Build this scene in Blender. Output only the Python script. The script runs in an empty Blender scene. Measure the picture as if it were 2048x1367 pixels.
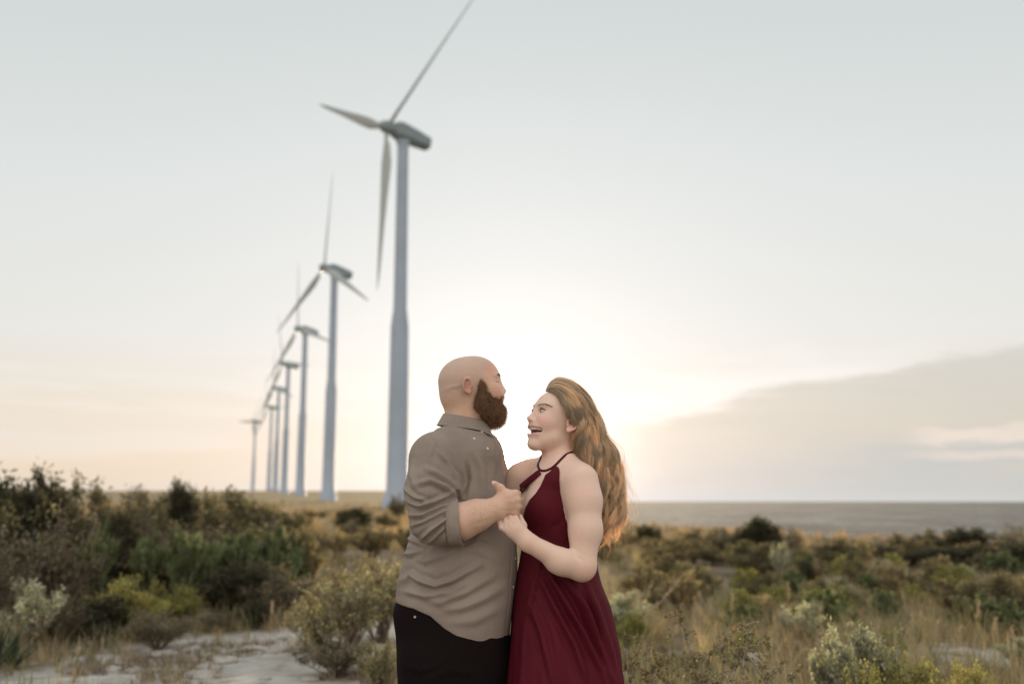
import bpy, math, random
import numpy as np
from mathutils import Vector, Matrix
R = math.radians
rng = np.random.default_rng(7)
random.seed(7)
S = bpy.context.scene
C = S.collection

# ------------------------------------------------------------------ camera
CAM_H = 1.30
FPX = 35.0/36.0*2048.0
HOR = 998.0
PITCH = math.atan((HOR-683.5)/FPX)
cd = bpy.data.cameras.new('camera'); cam = bpy.data.objects.new('camera', cd); C.objects.link(cam)
cd.lens = 35; cd.sensor_width = 36; cd.clip_start = 0.05; cd.clip_end = 90000
cam.location = (0, 0, CAM_H); cam.rotation_euler = (R(90)+PITCH, 0, 0)
cd.dof.use_dof = True; cd.dof.focus_distance = 3.32; cd.dof.aperture_fstop = 1.8
S.camera = cam
S.render.resolution_x = 1024; S.render.resolution_y = 683

def at(px, py, Y):
    """the point at world depth Y that the photograph shows at (px, py)"""
    v = 683.5-py
    k = Y/(FPX*math.cos(PITCH)-v*math.sin(PITCH))
    return np.array([(px-1024)*k, Y, CAM_H+(FPX*math.sin(PITCH)+v*math.cos(PITCH))*k])
def proj(V):
    V = np.asarray(V); d = V-np.array([0, 0, CAM_H])
    f = d[..., 1]*math.cos(PITCH)+d[..., 2]*math.sin(PITCH)
    u = -d[..., 1]*math.sin(PITCH)+d[..., 2]*math.cos(PITCH)
    return 1024+FPX*d[..., 0]/f, 683.5-FPX*u/f

# ------------------------------------------------------------------ world, sun, exposure
SUN = at(1023, 908, 100.0)-np.array([0, 0, CAM_H]); SUN /= np.linalg.norm(SUN)
SUN_EL = math.asin(SUN[2])
W = bpy.data.worlds.new('World'); S.world = W; W.use_nodes = True
def world_nodes():
    nt = W.node_tree; nt.nodes.clear(); L = nt.links
    def N(t, **k):
        n = nt.nodes.new(t)
        for a, b in k.items(): setattr(n, a, b)
        return n
    def put(s, v):
        if isinstance(v, bpy.types.NodeSocket): L.new(v, s)
        else: s.default_value = v
    def m(op, a, b=0.0, c=0.0, clamp=False):
        n = N('ShaderNodeMath', operation=op, use_clamp=clamp)
        put(n.inputs[0], a); put(n.inputs[1], b); put(n.inputs[2], c); return n.outputs[0]
    def step(x, lo, hi):
        n = N('ShaderNodeMapRange', interpolation_type='SMOOTHERSTEP'); put(n.inputs[0], x); put(n.inputs[1], lo); put(n.inputs[2], hi)
        return n.outputs[0]
    def mix(f, a, b, t='MIX'):
        n = N('ShaderNodeMix', data_type='RGBA', blend_type=t); put(n.inputs[0], f)
        for s, v in ((n.inputs[6], a), (n.inputs[7], b)):
            if isinstance(v, bpy.types.NodeSocket): L.new(v, s)
            else: s.default_value = (*v, 1)
        return n.outputs[2]
    tc = N('ShaderNodeTexCoord'); D = tc.outputs['Generated']
    sx = N('ShaderNodeSeparateXYZ'); L.new(D, sx.inputs[0]); x, y, z = sx.outputs
    el = m('MULTIPLY', m('ARCSINE', z), 57.2958)
    az = m('MULTIPLY', m('ARCTAN2', x, y), 57.2958)
    dot = N('ShaderNodeVectorMath', operation='DOT_PRODUCT'); L.new(D, dot.inputs[0]); dot.inputs[1].default_value = SUN
    th = m('MULTIPLY', m('ARCCOSINE', m('MINIMUM', dot.outputs['Value'], 0.999999)), 57.2958)
    sky = N('ShaderNodeTexSky', sky_type='NISHITA', sun_disc=False)
    sky.sun_elevation = SUN_EL; sky.sun_rotation = math.atan2(SUN[0], SUN[1]); sky.air_density = 1.0; sky.dust_density = 2.0
    skyc = mix(1.0, sky.outputs[0], (.12, .12, .12), 'MULTIPLY')
    # thin even veil of high cloud
    ramp = N('ShaderNodeValToRGB'); L.new(m('DIVIDE', el, 60.0, clamp=True), ramp.inputs[0])
    stops = [(0, (.79, .71, .60)), (1.2, (.84, .71, .56)), (3.5, (.87, .73, .57)), (5.5, (.84, .77, .67)), (9, (.82, .82, .79)), (17, (.76, .79, .78)), (26, (.665, .715, .71)), (34, (.615, .675, .68)), (60, (.60, .67, .71))]
    e = ramp.color_ramp.elements
    while len(e) < len(stops): e.new(0.5)
    for q, (p, c) in zip(e, stops): q.position = p/60.0; q.color = (*c, 1)
    col = ramp.outputs[0]
    wn = m('MULTIPLY', m('EXPONENT', m('MULTIPLY', m('POWER', m('DIVIDE', th, 15.0), 2.0), -1.0)), .8)
    col = mix(wn, col, (.79, .815, .835))
    # cooler, greyer towards the right-hand horizon
    nz = N('ShaderNodeTexNoise'); nz.inputs['Scale'].default_value = 7.0; nz.inputs['Detail'].default_value = 7; nz.inputs['Roughness'].default_value = .6
    mp = N('ShaderNodeMapping'); L.new(D, mp.inputs[0]); mp.inputs['Scale'].default_value = (1, 1, 4.2); mp.inputs['Rotation'].default_value = (0, R(-9), 0)
    L.new(mp.outputs[0], nz.inputs['Vector']); n1 = m('SUBTRACT', nz.outputs[0], .5)
    nz2 = N('ShaderNodeTexNoise'); nz2.inputs['Scale'].default_value = 3.1; nz2.inputs['Detail'].default_value = 4
    mp2 = N('ShaderNodeMapping'); L.new(D, mp2.inputs[0]); mp2.inputs['Scale'].default_value = (1.2, 1.2, 11); mp2.inputs['Location'].default_value = (3, 1, 4)
    L.new(mp2.outputs[0], nz2.inputs['Vector']); n2 = m('SUBTRACT', nz2.outputs[0], .5)
    # sun aureole (the blown part of the sky)
    au = m('ADD', m('MULTIPLY', m('EXPONENT', m('MULTIPLY', th, -1/4.6)), .50), m('MULTIPLY', m('EXPONENT', m('MULTIPLY', th, -1/15.0)), .14))
    core = m('MULTIPLY', m('EXPONENT', m('MULTIPLY', m('POWER', m('DIVIDE', th, .75), 2.0), -1.0)), 26.0)
    aur = N('ShaderNodeVectorMath', operation='SCALE'); aur.inputs[0].default_value = (.96, 1.0, 1.0); put(aur.inputs['Scale'], au)
    corev = N('ShaderNodeVectorMath', operation='SCALE'); corev.inputs[0].default_value = (1.0, .80, .50); put(corev.inputs['Scale'], core)
    streak = m('MULTIPLY', m('MULTIPLY', step(n2, -.02, .12), step(el, .8, 3.0)), m('SUBTRACT', 1.0, step(el, 6.5, 9.5)))
    col = mix(m('MULTIPLY', streak, .30), col, (.93, .90, .86))
    wob = m('ADD', m('MULTIPLY', n1, 4.2), m('MULTIPLY', n2, 2.4))
    edge = m('ADD', m('ADD', 4.55, m('MULTIPLY', m('SUBTRACT', az, 7.0), .165)), wob)
    below = m('SUBTRACT', 1.0, step(m('SUBTRACT', el, edge), -.75, .55))
    left = step(m('ADD', az, m('MULTIPLY', n1, 5.0)), 4.0, 9.5)
    far = m('SUBTRACT', 1.0, step(az, 60.0, 100.0))
    bank = m('MULTIPLY', m('MULTIPLY', below, left), far)
    # bright rim just above the bank
    over = m('MULTIPLY', m('MULTIPLY', m('SUBTRACT', 1.0, step(m('SUBTRACT', el, edge), .3, 2.6)), step(m('SUBTRACT', el, edge), -.3, .1)), m('MULTIPLY', step(az, -16, 6), m('SUBTRACT', 1.0, step(az, 16, 27))))
    col = mix(m('MULTIPLY', over, .55), col, (.94, .95, .95))
    bc = N('ShaderNodeValToRGB'); L.new(m('DIVIDE', el, 8.0, clamp=True), bc.inputs[0])
    bst = [(0, (.60, .64, .65)), (.08, (.54, .59, .605)), (.30, (.53, .57, .57)), (.50, (.60, .60, .555)), (.72, (.64, .62, .57)), (1.0, (.60, .605, .57))]
    e = bc.color_ramp.elements
    while len(e) < len(bst): e.new(0.5)
    for q, (p, c) in zip(e, bst): q.position = p; q.color = (*c, 1)
    bank = m('MULTIPLY', bank, m('ADD', .80, m('MULTIPLY', n2, .9)))
    col = mix(m('MULTIPLY', bank, .95), col, bc.outputs[0])
    # small lit cumulus at the right
    cm = m('MULTIPLY', m('MULTIPLY', step(az, 20.5, 24), m('SUBTRACT', 1.0, step(az, 38, 46))), m('SUBTRACT', 1.0, step(m('ABSOLUTE', m('SUBTRACT', el, m('ADD', m('ADD', 3.35, m('MULTIPLY', m('SUBTRACT', az, 25.0), .05)), m('MULTIPLY', n1, 3.0)))), .18, .75)))
    col = mix(m('MULTIPLY', cm, .85), col, (.86, .76, .68))
    cm2 = m('MULTIPLY', m('MULTIPLY', step(az, 19.5, 25), m('SUBTRACT', 1.0, step(az, 36, 44))), m('SUBTRACT', 1.0, step(m('ABSOLUTE', m('SUBTRACT', el, m('ADD', 2.25, m('MULTIPLY', n1, 2.0)))), .05, .35)))
    col = mix(m('MULTIPLY', cm2, .65), col, (.84, .74, .67))
    # left: faint rose-grey cloud streaks low down
    ls = m('MULTIPLY', m('MULTIPLY', m('SUBTRACT', 1.0, step(az, -20, -9)), step(m('ADD', el, m('MULTIPLY', n2, 3.0)), 2.8, 3.6)), m('SUBTRACT', 1.0, step(m('ADD', el, m('MULTIPLY', n2, 3.0)), 3.8, 5.2)))
    col = mix(m('MULTIPLY', ls, .5), col, (.83, .79, .75))
    # unseen sky behind the camera, made brighter and warmer to light the couple's fronts
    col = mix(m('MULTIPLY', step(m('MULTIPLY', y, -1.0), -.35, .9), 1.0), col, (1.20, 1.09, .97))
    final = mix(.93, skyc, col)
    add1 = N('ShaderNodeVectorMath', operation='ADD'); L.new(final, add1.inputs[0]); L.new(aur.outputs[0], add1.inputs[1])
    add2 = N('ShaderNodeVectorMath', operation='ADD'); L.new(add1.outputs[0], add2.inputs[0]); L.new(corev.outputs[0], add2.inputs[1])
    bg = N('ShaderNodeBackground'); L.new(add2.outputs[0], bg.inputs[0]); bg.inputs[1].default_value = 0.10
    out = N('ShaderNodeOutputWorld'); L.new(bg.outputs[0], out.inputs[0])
world_nodes()
W.cycles.sampling_method = 'MANUAL'; W.cycles.sample_map_resolution = 2048
sl = bpy.data.lights.new('sun', 'SUN'); sun = bpy.data.objects.new('sun', sl); C.objects.link(sun)
sl.angle = R(.6); sl.color = (1.0, .76, .50)
sl.energy = 4.6
sun.rotation_euler = Vector(-SUN).to_track_quat('-Z', 'Y').to_euler()
S.view_settings.view_transform = 'Standard'; S.view_settings.look = 'None'; S.view_settings.gamma = 1
S.view_settings.use_curve_mapping = False
S.view_settings.exposure = 0.0
S.world.node_tree.nodes['Background'].inputs[1].default_value = 1.0
S.cycles.max_bounces = 8; S.cycles.transparent_max_bounces = 8

# ------------------------------------------------------------------ object helpers
def tag(o, label=None, cat=None, group=None, kind=None):
    for k, v in (('label', label), ('category', cat), ('group', group), ('kind', kind)):
        if v: o[k] = v
    return o
def empty(name, loc=(0, 0, 0), rz=0.0):
    o = bpy.data.objects.new(name, None); o.empty_display_size = .2; C.objects.link(o)
    o.location = loc; o.rotation_euler = (0, 0, rz); return o
def mesh_np(name, V, F, smooth=True):
    """V (n,3), F (m,k) with k = 3 or 4, or a list of such arrays"""
    V = np.asarray(V, np.float32); Fs = F if isinstance(F, list) else [F]
    if Fs and not isinstance(Fs[0], np.ndarray): Fs = [np.asarray(Fs)]
    Fs = [np.asarray(f, np.int32) for f in Fs if len(f)]
    me = bpy.data.meshes.new(name); me.vertices.add(len(V)); me.vertices.foreach_set('co', V.ravel())
    idx = np.concatenate([f.ravel() for f in Fs]); cnt = np.concatenate([np.full(len(f), f.shape[1], np.int32) for f in Fs])
    me.loops.add(len(idx)); me.loops.foreach_set('vertex_index', idx)
    me.polygons.add(len(cnt)); st = np.zeros(len(cnt), np.int32); st[1:] = np.cumsum(cnt)[:-1]
    me.polygons.foreach_set('loop_start', st); me.polygons.foreach_set('loop_total', cnt)
    if smooth: me.polygons.foreach_set('use_smooth', np.ones(len(cnt), bool))
    me.update(calc_edges=True); return me
def link(name, me, mat=None, parent=None, world=False):
    o = bpy.data.objects.new(name, me); C.objects.link(o)
    if mat is not None and not me.materials: me.materials.append(mat)
    if parent is not None:
        o.parent = parent
        if world: o.matrix_parent_inverse = parent.matrix_basis.inverted() if parent.matrix_basis else Matrix()
    return o
def set_col(me, cols, name='tint'):
    a = me.attributes.new(name, 'FLOAT_COLOR', 'POINT'); c = np.ones((len(cols), 4), np.float32); c[:, :3] = cols
    a.data.foreach_set('color', c.ravel())
def tubes(paths, radii, sides=4, cap=False):
    """paths: list of (n,3) arrays, radii: list of (n,) arrays"""
    V = []; F = []; off = 0
    for P, r in zip(paths, radii):
        P = np.asarray(P, float); n = len(P); r = np.broadcast_to(r, (n,))
        T = np.gradient(P, axis=0); T /= np.linalg.norm(T, axis=1)[:, None]+1e-9
        ref = np.array([0, 0, 1.0]) if abs(T[:, 2]).mean() < .8 else np.array([1.0, 0, 0])
        A = np.cross(T, ref); A /= np.linalg.norm(A, axis=1)[:, None]+1e-9; B = np.cross(T, A)
        ang = np.arange(sides)*2*math.pi/sides
        ring = P[:, None, :]+r[:, None, None]*(np.cos(ang)[None, :, None]*A[:, None, :]+np.sin(ang)[None, :, None]*B[:, None, :])
        V.append(ring.reshape(-1, 3)); i = np.arange(n-1)[:, None]*sides; j = np.arange(sides)[None, :]; j2 = (j+1) % sides
        F.append((np.stack([i+j, i+j2, i+sides+j2, i+sides+j], -1).reshape(-1, 4))+off); off += n*sides
    return np.concatenate(V), np.concatenate(F)
def strands_mesh(name, P, r0, r1, sides=3):
    """P (s,n,3) all strands with the same number of points, radius from r0 to r1 (arrays)"""
    s, n, _ = P.shape
    T = np.gradient(P, axis=1); T /= np.linalg.norm(T, axis=2)[..., None]+1e-9
    A = np.cross(T, np.array([.31, .9, .28])); A /= np.linalg.norm(A, axis=2)[..., None]+1e-9; B = np.cross(T, A)
    t = np.linspace(0, 1, n)[None, :]; r = (np.asarray(r0).reshape(-1, 1)*(1-t)+np.asarray(r1).reshape(-1, 1)*t)
    ang = np.arange(sides)*2*math.pi/sides
    V = P[:, :, None, :]+r[:, :, None, None]*(np.cos(ang)[None, None, :, None]*A[:, :, None, :]+np.sin(ang)[None, None, :, None]*B[:, :, None, :])
    b = (np.arange(s)*n*sides)[:, None, None]; i = (np.arange(n-1)*sides)[None, :, None]; j = np.arange(sides)[None, None, :]; j2 = (j+1) % sides
    F = np.stack([b+i+j, b+i+j2, b+i+sides+j2, b+i+sides+j], -1).reshape(-1, 4)
    return mesh_np(name, V.reshape(-1, 3), F)
def lathe(prof, seg=32, axis_pts=None):
    a = np.arange(seg)*2*math.pi/seg; prof = np.asarray(prof, float)
    V = np.stack([prof[:, 0][:, None]*np.cos(a), prof[:, 0][:, None]*np.sin(a), np.repeat(prof[:, 1][:, None], seg, 1)], -1).reshape(-1, 3)
    i = np.arange(len(prof)-1)[:, None]*seg; j = np.arange(seg)[None, :]; j2 = (j+1) % seg
    return V, np.stack([i+j, i+j2, i+seg+j2, i+seg+j], -1).reshape(-1, 4)

# ------------------------------------------------------------------ materials
def material(name, color, rough=.7, spec=.3, tint=False, noise=None, bump=None, sss=0.0, transl=0.0, tcol=None, sheen=0.0, metal=0.0, objvar=0.0, objcoord=True, wave=None):
    """noise: list of (scale, colour2, lo, hi); bump: list of (scale, strength, distance)"""
    mt = bpy.data.materials.new(name); mt.use_nodes = True; nt = mt.node_tree; L = nt.links
    p = nt.nodes['Principled BSDF']; out = nt.nodes['Material Output']
    def N(t, **k):
        n = nt.nodes.new(t)
        for a, b in k.items(): setattr(n, a, b)
        return n
    tc = N('ShaderNodeTexCoord'); vec = tc.outputs['Object'] if objcoord else N('ShaderNodeNewGeometry').outputs['Position']
    rgb = N('ShaderNodeRGB'); rgb.outputs[0].default_value = (*color, 1); col = rgb.outputs[0]
    def mix(f, a, b, t='MIX'):
        n = N('ShaderNodeMix', data_type='RGBA', blend_type=t)
        for s, v in ((n.inputs[0], f), (n.inputs[6], a), (n.inputs[7], b)):
            if isinstance(v, bpy.types.NodeSocket): L.new(v, s)
            elif isinstance(v, tuple): s.default_value = (*v, 1)
            else: s.default_value = v
        return n.outputs[2]
    for sc, c2, lo, hi in (noise or []):
        n = N('ShaderNodeTexNoise'); n.inputs['Scale'].default_value = sc; n.inputs['Detail'].default_value = 4; L.new(vec, n.inputs['Vector'])
        mr = N('ShaderNodeMapRange'); L.new(n.outputs[0], mr.inputs[0]); mr.inputs[1].default_value = lo; mr.inputs[2].default_value = hi
        col = mix(mr.outputs[0], col, c2)
    if tint:
        a = N('ShaderNodeAttribute', attribute_name='tint'); col = mix(1.0, col, a.outputs['Color'], 'MULTIPLY')
    if objvar:
        oi = N('ShaderNodeObjectInfo'); hs = N('ShaderNodeHueSaturation'); L.new(col, hs.inputs['Color'])
        mr = N('ShaderNodeMapRange'); L.new(oi.outputs['Random'], mr.inputs[0]); mr.inputs[3].default_value = 1-objvar; mr.inputs[4].default_value = 1+objvar
        L.new(mr.outputs[0], hs.inputs['Value'])
        mh = N('ShaderNodeMapRange'); L.new(oi.outputs['Random'], mh.inputs[0]); mh.inputs[3].default_value = .5+objvar*.05; mh.inputs[4].default_value = .5-objvar*.05
        L.new(mh.outputs[0], hs.inputs['Hue']); col = hs.outputs[0]
    L.new(col, p.inputs['Base Color']); p.inputs['Roughness'].default_value = rough
    p.inputs['Specular IOR Level'].default_value = spec; p.inputs['Metallic'].default_value = metal
    if sheen: p.inputs['Sheen Weight'].default_value = sheen; p.inputs['Sheen Roughness'].default_value = .5
    if sss:
        p.inputs['Subsurface Weight'].default_value = sss; p.inputs['Subsurface Radius'].default_value = (1, .35, .2); p.inputs['Subsurface Scale'].default_value = .012
    last = None
    for sc, st, di in (bump or []):
        n = N('ShaderNodeTexNoise'); n.inputs['Scale'].default_value = sc; n.inputs['Detail'].default_value = 3; L.new(vec, n.inputs['Vector'])
        b = N('ShaderNodeBump'); b.inputs['Strength'].default_value = st; b.inputs['Distance'].default_value = di; L.new(n.outputs[0], b.inputs['Height'])
        if last is not None: L.new(last, b.inputs['Normal'])
        last = b.outputs[0]
    if last is not None: L.new(last, p.inputs['Normal'])
    if transl:
        tr = N('ShaderNodeBsdfTranslucent')
        if tcol: L.new(mix(1.0, col, tcol, 'MULTIPLY'), tr.inputs[0])
        else: L.new(col, tr.inputs[0])
        ms = N('ShaderNodeMixShader'); ms.inputs[0].default_value = transl
        L.new(p.outputs[0], ms.inputs[1]); L.new(tr.outputs[0], ms.inputs[2]); L.new(ms.outputs[0], out.inputs['Surface'])
    return mt

# ------------------------------------------------------------------ terrain
def sstep(x, a, b):
    t = np.clip((x-a)/(b-a), 0, 1); return t*t*(3-2*t)
def vnoise(x, y, seed=0):
    """cheap smooth value noise"""
    xi = np.floor(x).astype(np.int64); yi = np.floor(y).astype(np.int64); xf = x-xi; yf = y-yi
    xf = xf*xf*(3-2*xf); yf = yf*yf*(3-2*yf)
    def h(a, b):
        n = (a*374761393+b*668265263+seed*1442695041) & 0x7fffffff
        n = ((n ^ (n >> 13))*1274126177) & 0x7fffffff
        return (n ^ (n >> 16))/2147483647.0
    return (h(xi, yi)*(1-xf)+h(xi+1, yi)*xf)*(1-yf)+(h(xi, yi+1)*(1-xf)+h(xi+1, yi+1)*xf)*yf
def edge_x(y):
    """x of the plateau's right-hand brink at depth y"""
    return np.interp(y, [-400, 0, 25, 45, 70, 100, 133, 220, 600, 1100], [120, 31, 15.5, 7.5, 3.5, 1.5, -1, -14, -75, -180])
def height(x, y):
    x = np.asarray(x, float); y = np.asarray(y, float)
    rise = np.interp(y, [0, 60, 133, 221, 311, 401, 510, 640, 740, 1200, 3000], [0, .05, .16, 1.0, 2.4, 3.6, 5.4, 6.8, 7.3, 9.0, -8])
    lft = sstep(-x-.12*y, 2, 30)*.35*sstep(y, 8, 30)*(1-sstep(y, 60, 300))
    z = rise+lft+(vnoise(x*.22, y*.22, 1)-.5)*.22*sstep(y, 6, 20)*(1-sstep(y, 80, 140))+(vnoise(x*1.1, y*1.1, 2)-.5)*.05
    drop = sstep(x-edge_x(y), -2, 62)
    lftd = sstep(-x-.55*y, 260, 800)
    back = sstep(y, 1400, 2600); bk = sstep(-y, 300, 900)
    dr = 1-(1-drop)*(1-lftd)*(1-back)*(1-bk)
    return z*(1-dr)-58*dr
def zg(x, y): return float(height(np.array([x]), np.array([y]))[0])
def build_ground():
    r = np.concatenate([np.linspace(.0, 6, 10), np.geomspace(6.3, 120, 190), np.geomspace(123, 3000, 90), np.geomspace(3200, 29000, 24)])
    a = np.concatenate([np.linspace(-50, 50, 300), np.linspace(52, 308, 70)]); a = np.radians(a)
    Rr, Aa = np.meshgrid(r, a, indexing='ij'); X = Rr*np.sin(Aa); Y = Rr*np.cos(Aa); Z = height(X, Y)
    n, m_ = Rr.shape; V = np.stack([X, Y, Z], -1).reshape(-1, 3)
    i = np.arange(n-1)[:, None]*m_; j = np.arange(m_)[None, :]; j2 = (j+1) % m_
    F = np.stack([i+j, i+m_+j, i+m_+j2, i+j2], -1).reshape(-1, 4)[m_:]
    tri = np.stack([np.zeros(m_, int), m_+np.arange(m_), m_+(np.arange(m_)+1) % m_], -1)
    return mesh_np('ground', V, [F, tri])
def ground_material():
    mt = bpy.data.materials.new('dry_ground'); mt.use_nodes = True; nt = mt.node_tree; L = nt.links; p = nt.nodes['Principled BSDF']
    def N(t, **k):
        n = nt.nodes.new(t)
        for a, b in k.items(): setattr(n, a, b)
        return n
    geo = N('ShaderNodeNewGeometry'); pos = geo.outputs['Position']; sx = N('ShaderNodeSeparateXYZ'); L.new(pos, sx.inputs[0]); X, Y, Z = sx.outputs
    def noise(s, d=5, vec=None, rough=.55):
        n = N('ShaderNodeTexNoise'); n.inputs['Scale'].default_value = s; n.inputs['Detail'].default_value = d; n.inputs['Roughness'].default_value = rough; L.new(vec or pos, n.inputs['Vector']); return n.outputs[0]
    def mr(v, lo, hi, a=0.0, b=1.0, t='SMOOTHSTEP'):
        n = N('ShaderNodeMapRange', interpolation_type=t); L.new(v, n.inputs[0]); n.inputs[1].default_value = lo; n.inputs[2].default_value = hi; n.inputs[3].default_value = a; n.inputs[4].default_value = b; return n.outputs[0]
    def m(op, a, b=0.0):
        n = N('ShaderNodeMath', operation=op)
        for s, v in ((n.inputs[0], a), (n.inputs[1], b)):
            if isinstance(v, bpy.types.NodeSocket): L.new(v, s)
            else: s.default_value = v
        return n.outputs[0]
    def mix(f, a, b):
        n = N('ShaderNodeMix', data_type='RGBA')
        for s, v in ((n.inputs[0], f), (n.inputs[6], a), (n.inputs[7], b)):
            if isinstance(v, bpy.types.NodeSocket): L.new(v, s)
            else: s.default_value = (*v, 1) if isinstance(v, tuple) else v
        return n.outputs[2]
    # near plateau: crumbly caliche, litter and thin dry turf
    soil = mix(mr(noise(2.2), .35, .65), (.17, .13, .09), (.30, .24, .17))
    cal = mix(mr(noise(3, 8), .3, .7), (.44, .42, .38), (.60, .585, .55))
    cal = mix(mr(noise(3.6, 8, rough=.65), .53, .66), cal, (.33, .29, .24))
    def blob(cx, cy, rx, ry, amp=1.0):
        d = m('ADD', m('POWER', m('DIVIDE', m('SUBTRACT', X, cx), rx), 2.0), m('POWER', m('DIVIDE', m('SUBTRACT', Y, cy), ry), 2.0))
        return m('MULTIPLY', mr(m('ADD', d, m('MULTIPLY', m('SUBTRACT', noise(1.3, 6), .5), 2.2)), .4, 1.25, 1.0, 0.0), amp)
    mask = None
    for b in ((-2.1, 8.8, 1.5, 1.5), (-2.8, 7.0, 2.3, 1.1), (-1.4, 10.3, .9, .9), (4.6, 8.6, 1.3, .55), (3.1, 9.3, 1.0, .3), (-6.2, 8.4, 1.2, .5), (2.9, 13.6, 2.2, .4), (-88, 285, 12, 25)):
        bb = blob(*b); mask = bb if mask is None else m('MAXIMUM', mask, bb)
    scatter = mr(noise(.7, 7, rough=.62), .60, .68)
    mask = m('MAXIMUM', mask, m('MULTIPLY', scatter, .55))
    near = mix(mask, soil, cal)
    gold = mix(mr(noise(.11, 6), .35, .65), (.34, .26, .15), (.22, .18, .10))
    dist = N('ShaderNodeVectorMath', operation='LENGTH'); L.new(pos, dist.inputs[0])
    near = mix(mr(dist.outputs['Value'], 22, 60), near, gold)
    # the plain far below: grey-green range land speckled with scrub, pale tracks
    mp = N('ShaderNodeMapping'); L.new(pos, mp.inputs[0]); mp.inputs['Scale'].default_value = (.004, .0016, 0)
    pl = mix(mr(noise(1.0, 9, mp.outputs[0], .68), .36, .64), (.095, .105, .11), (.27, .275, .275))
    mp3 = N('ShaderNodeMapping'); L.new(pos, mp3.inputs[0]); mp3.inputs['Scale'].default_value = (.05, .012, 0)
    pl = mix(mr(noise(1.0, 8, mp3.outputs[0], .75), .48, .60), pl, (.065, .072, .07))
    col = mix(mr(Z, -30, -6), pl, near)
    L.new(col, p.inputs['Base Color']); p.inputs['Roughness'].default_value = .95; p.inputs['Specular IOR Level'].default_value = .1
    b = N('ShaderNodeBump'); b.inputs['Strength'].default_value = .8; b.inputs['Distance'].default_value = .04; L.new(noise(9, 9, rough=.7), b.inputs['Height']); L.new(b.outputs[0], p.inputs['Normal'])
    return mt
ground = link('ground', build_ground(), ground_material()); tag(ground, kind='structure')

# ------------------------------------------------------------------ wind turbines
M_tower = material('tower_paint', (.40, .48, .60), .5, .3, noise=[(.35, (.35, .43, .53), .4, .7), (3.0, (.37, .44, .53), .52, .8)])
M_nac = material('nacelle_paint', (.27, .34, .37), .45, .4, noise=[(.8, (.22, .28, .31), .4, .7)])
M_blade = material('blade_paint', (.42, .46, .47), .4, .4)
M_dark = material('dark_metal', (.10, .09, .085), .6, .3)
NAX = np.array([-math.cos(R(40))*math.cos(R(5)), -math.sin(R(40))*math.cos(R(5)), math.sin(R(5))]); NAX /= np.linalg.norm(NAX)
def turbine_meshes():
    m = {}
    prof = [(1.78, -1.5), (1.72, 1.3), (1.56, 1.9), (1.44, 2.2), (1.34, 12), (1.22, 24.2), (.92, 26.8), (.86, 36), (.78, 48.8), (.78, 49.8), (1.05, 50.6)]
    V, F = lathe(prof, 40); m['tower'] = mesh_np('tower', V, F)
    V, F = lathe([(1.86, -1.5), (1.86, 1.25), (1.80, 1.33), (1.5, 1.38)], 40); m['base_ring'] = mesh_np('base_ring', V, F)
    # nacelle in local axes: x = forwards to the hub, z = up
    secs = [(-4.35, .75, -.85, .50), (-4.2, .95, -1.12, .62), (-1.6, 1.15, -1.15, 1.05), (.6, 1.18, -1.12, 1.32), (1.35, 1.0, -.95, 1.15), (1.75, .82, -.75, .85)]
    V = []; nseg = 16
    for x, w, lo, hi in secs:
        for k in range(nseg):
            a = 2*math.pi*(k+.5)/nseg; c, s = math.cos(a), math.sin(a); q = (abs(c)**5+abs(s)**5)**(-1/5)
            V.append((x, w*c*q, (lo+hi)/2+(hi-lo)/2*s*q))
    F = [(i*nseg+j, i*nseg+(j+1) % nseg, (i+1)*nseg+(j+1) % nseg, (i+1)*nseg+j) for i in range(len(secs)-1) for j in range(nseg)]
    me = bpy.data.meshes.new('nacelle'); me.from_pydata(V, [], F+[list(range(nseg))[::-1], [5*nseg+k for k in range(nseg)]]); m['nacelle'] = me
    V, F = lathe([(.9, -.9), (.95, 0), (.85, .45), (.6, .95), (.2, 1.25), (.001, 1.3)], 24)
    V = V[:, [2, 0, 1]]; m['hub'] = mesh_np('hub', V, F)
    # blade along +z, chord in y (rotor plane), thickness x
    V = []; n = 20
    for k in range(26):
        t = k/25; z = .8+22.9*t
        if t < .05: ch, thk, tw = .55, .5, 20
        else:
            ch = np.interp(t, [.05, .20, .28, .6, .9, 1.0], [.8, 1.65, 1.6, .95, .5, .1]); thk = np.interp(t, [.05, .2, .5, 1], [.45, .36, .17, .03]); tw = np.interp(t, [.05, .3, 1], [-26, -18, -12])
        for j in range(n):
            a = 2*math.pi*j/n; yy = (math.cos(a)-.35*(t > .05))*ch*.5; xx = math.sin(a)*thk*.5*(1+.5*math.cos(a))
            ct, st = math.cos(R(tw)), math.sin(R(tw)); V.append((xx*ct-yy*st, xx*st+yy*ct, z))
    F = [(i*n+j, i*n+(j+1) % n, (i+1)*n+(j+1) % n, (i+1)*n+j) for i in range(25) for j in range(n)]
    m['blade'] = mesh_np('blade', V, F)
    return m
TM = turbine_meshes()
U = np.array([0, 0, 1.])-NAX[2]*NAX; U /= np.linalg.norm(U); SD = np.cross(U, NAX)
hubz = 51.7
TURB = [(793, 1016, 133, None), (656, 1001, 221, -2), (600, 990, 311, -12), (568, 986, 401, -22), (550.5, 982, 505, -14), (537.5, 981, 622, -24), (505.5, 984, 735, -88)]
TLAB = ['tallest and nearest wind turbine, its tower rising right behind the bald man',
        'wind turbine second in size, one blade standing straight up, left of the tall one',
        'third wind turbine in the receding row, a slim tower with small dark nacelle',
        'fourth wind turbine in the receding row, thin dark tower partly overlapping the nacelles behind it',
        'fifth wind turbine of the receding row, just left of the fourth tower',
        'sixth and faint wind turbine, close beside the fifth in the receding row',
        'smallest and farthest wind turbine, alone at the left end of the row']
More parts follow.
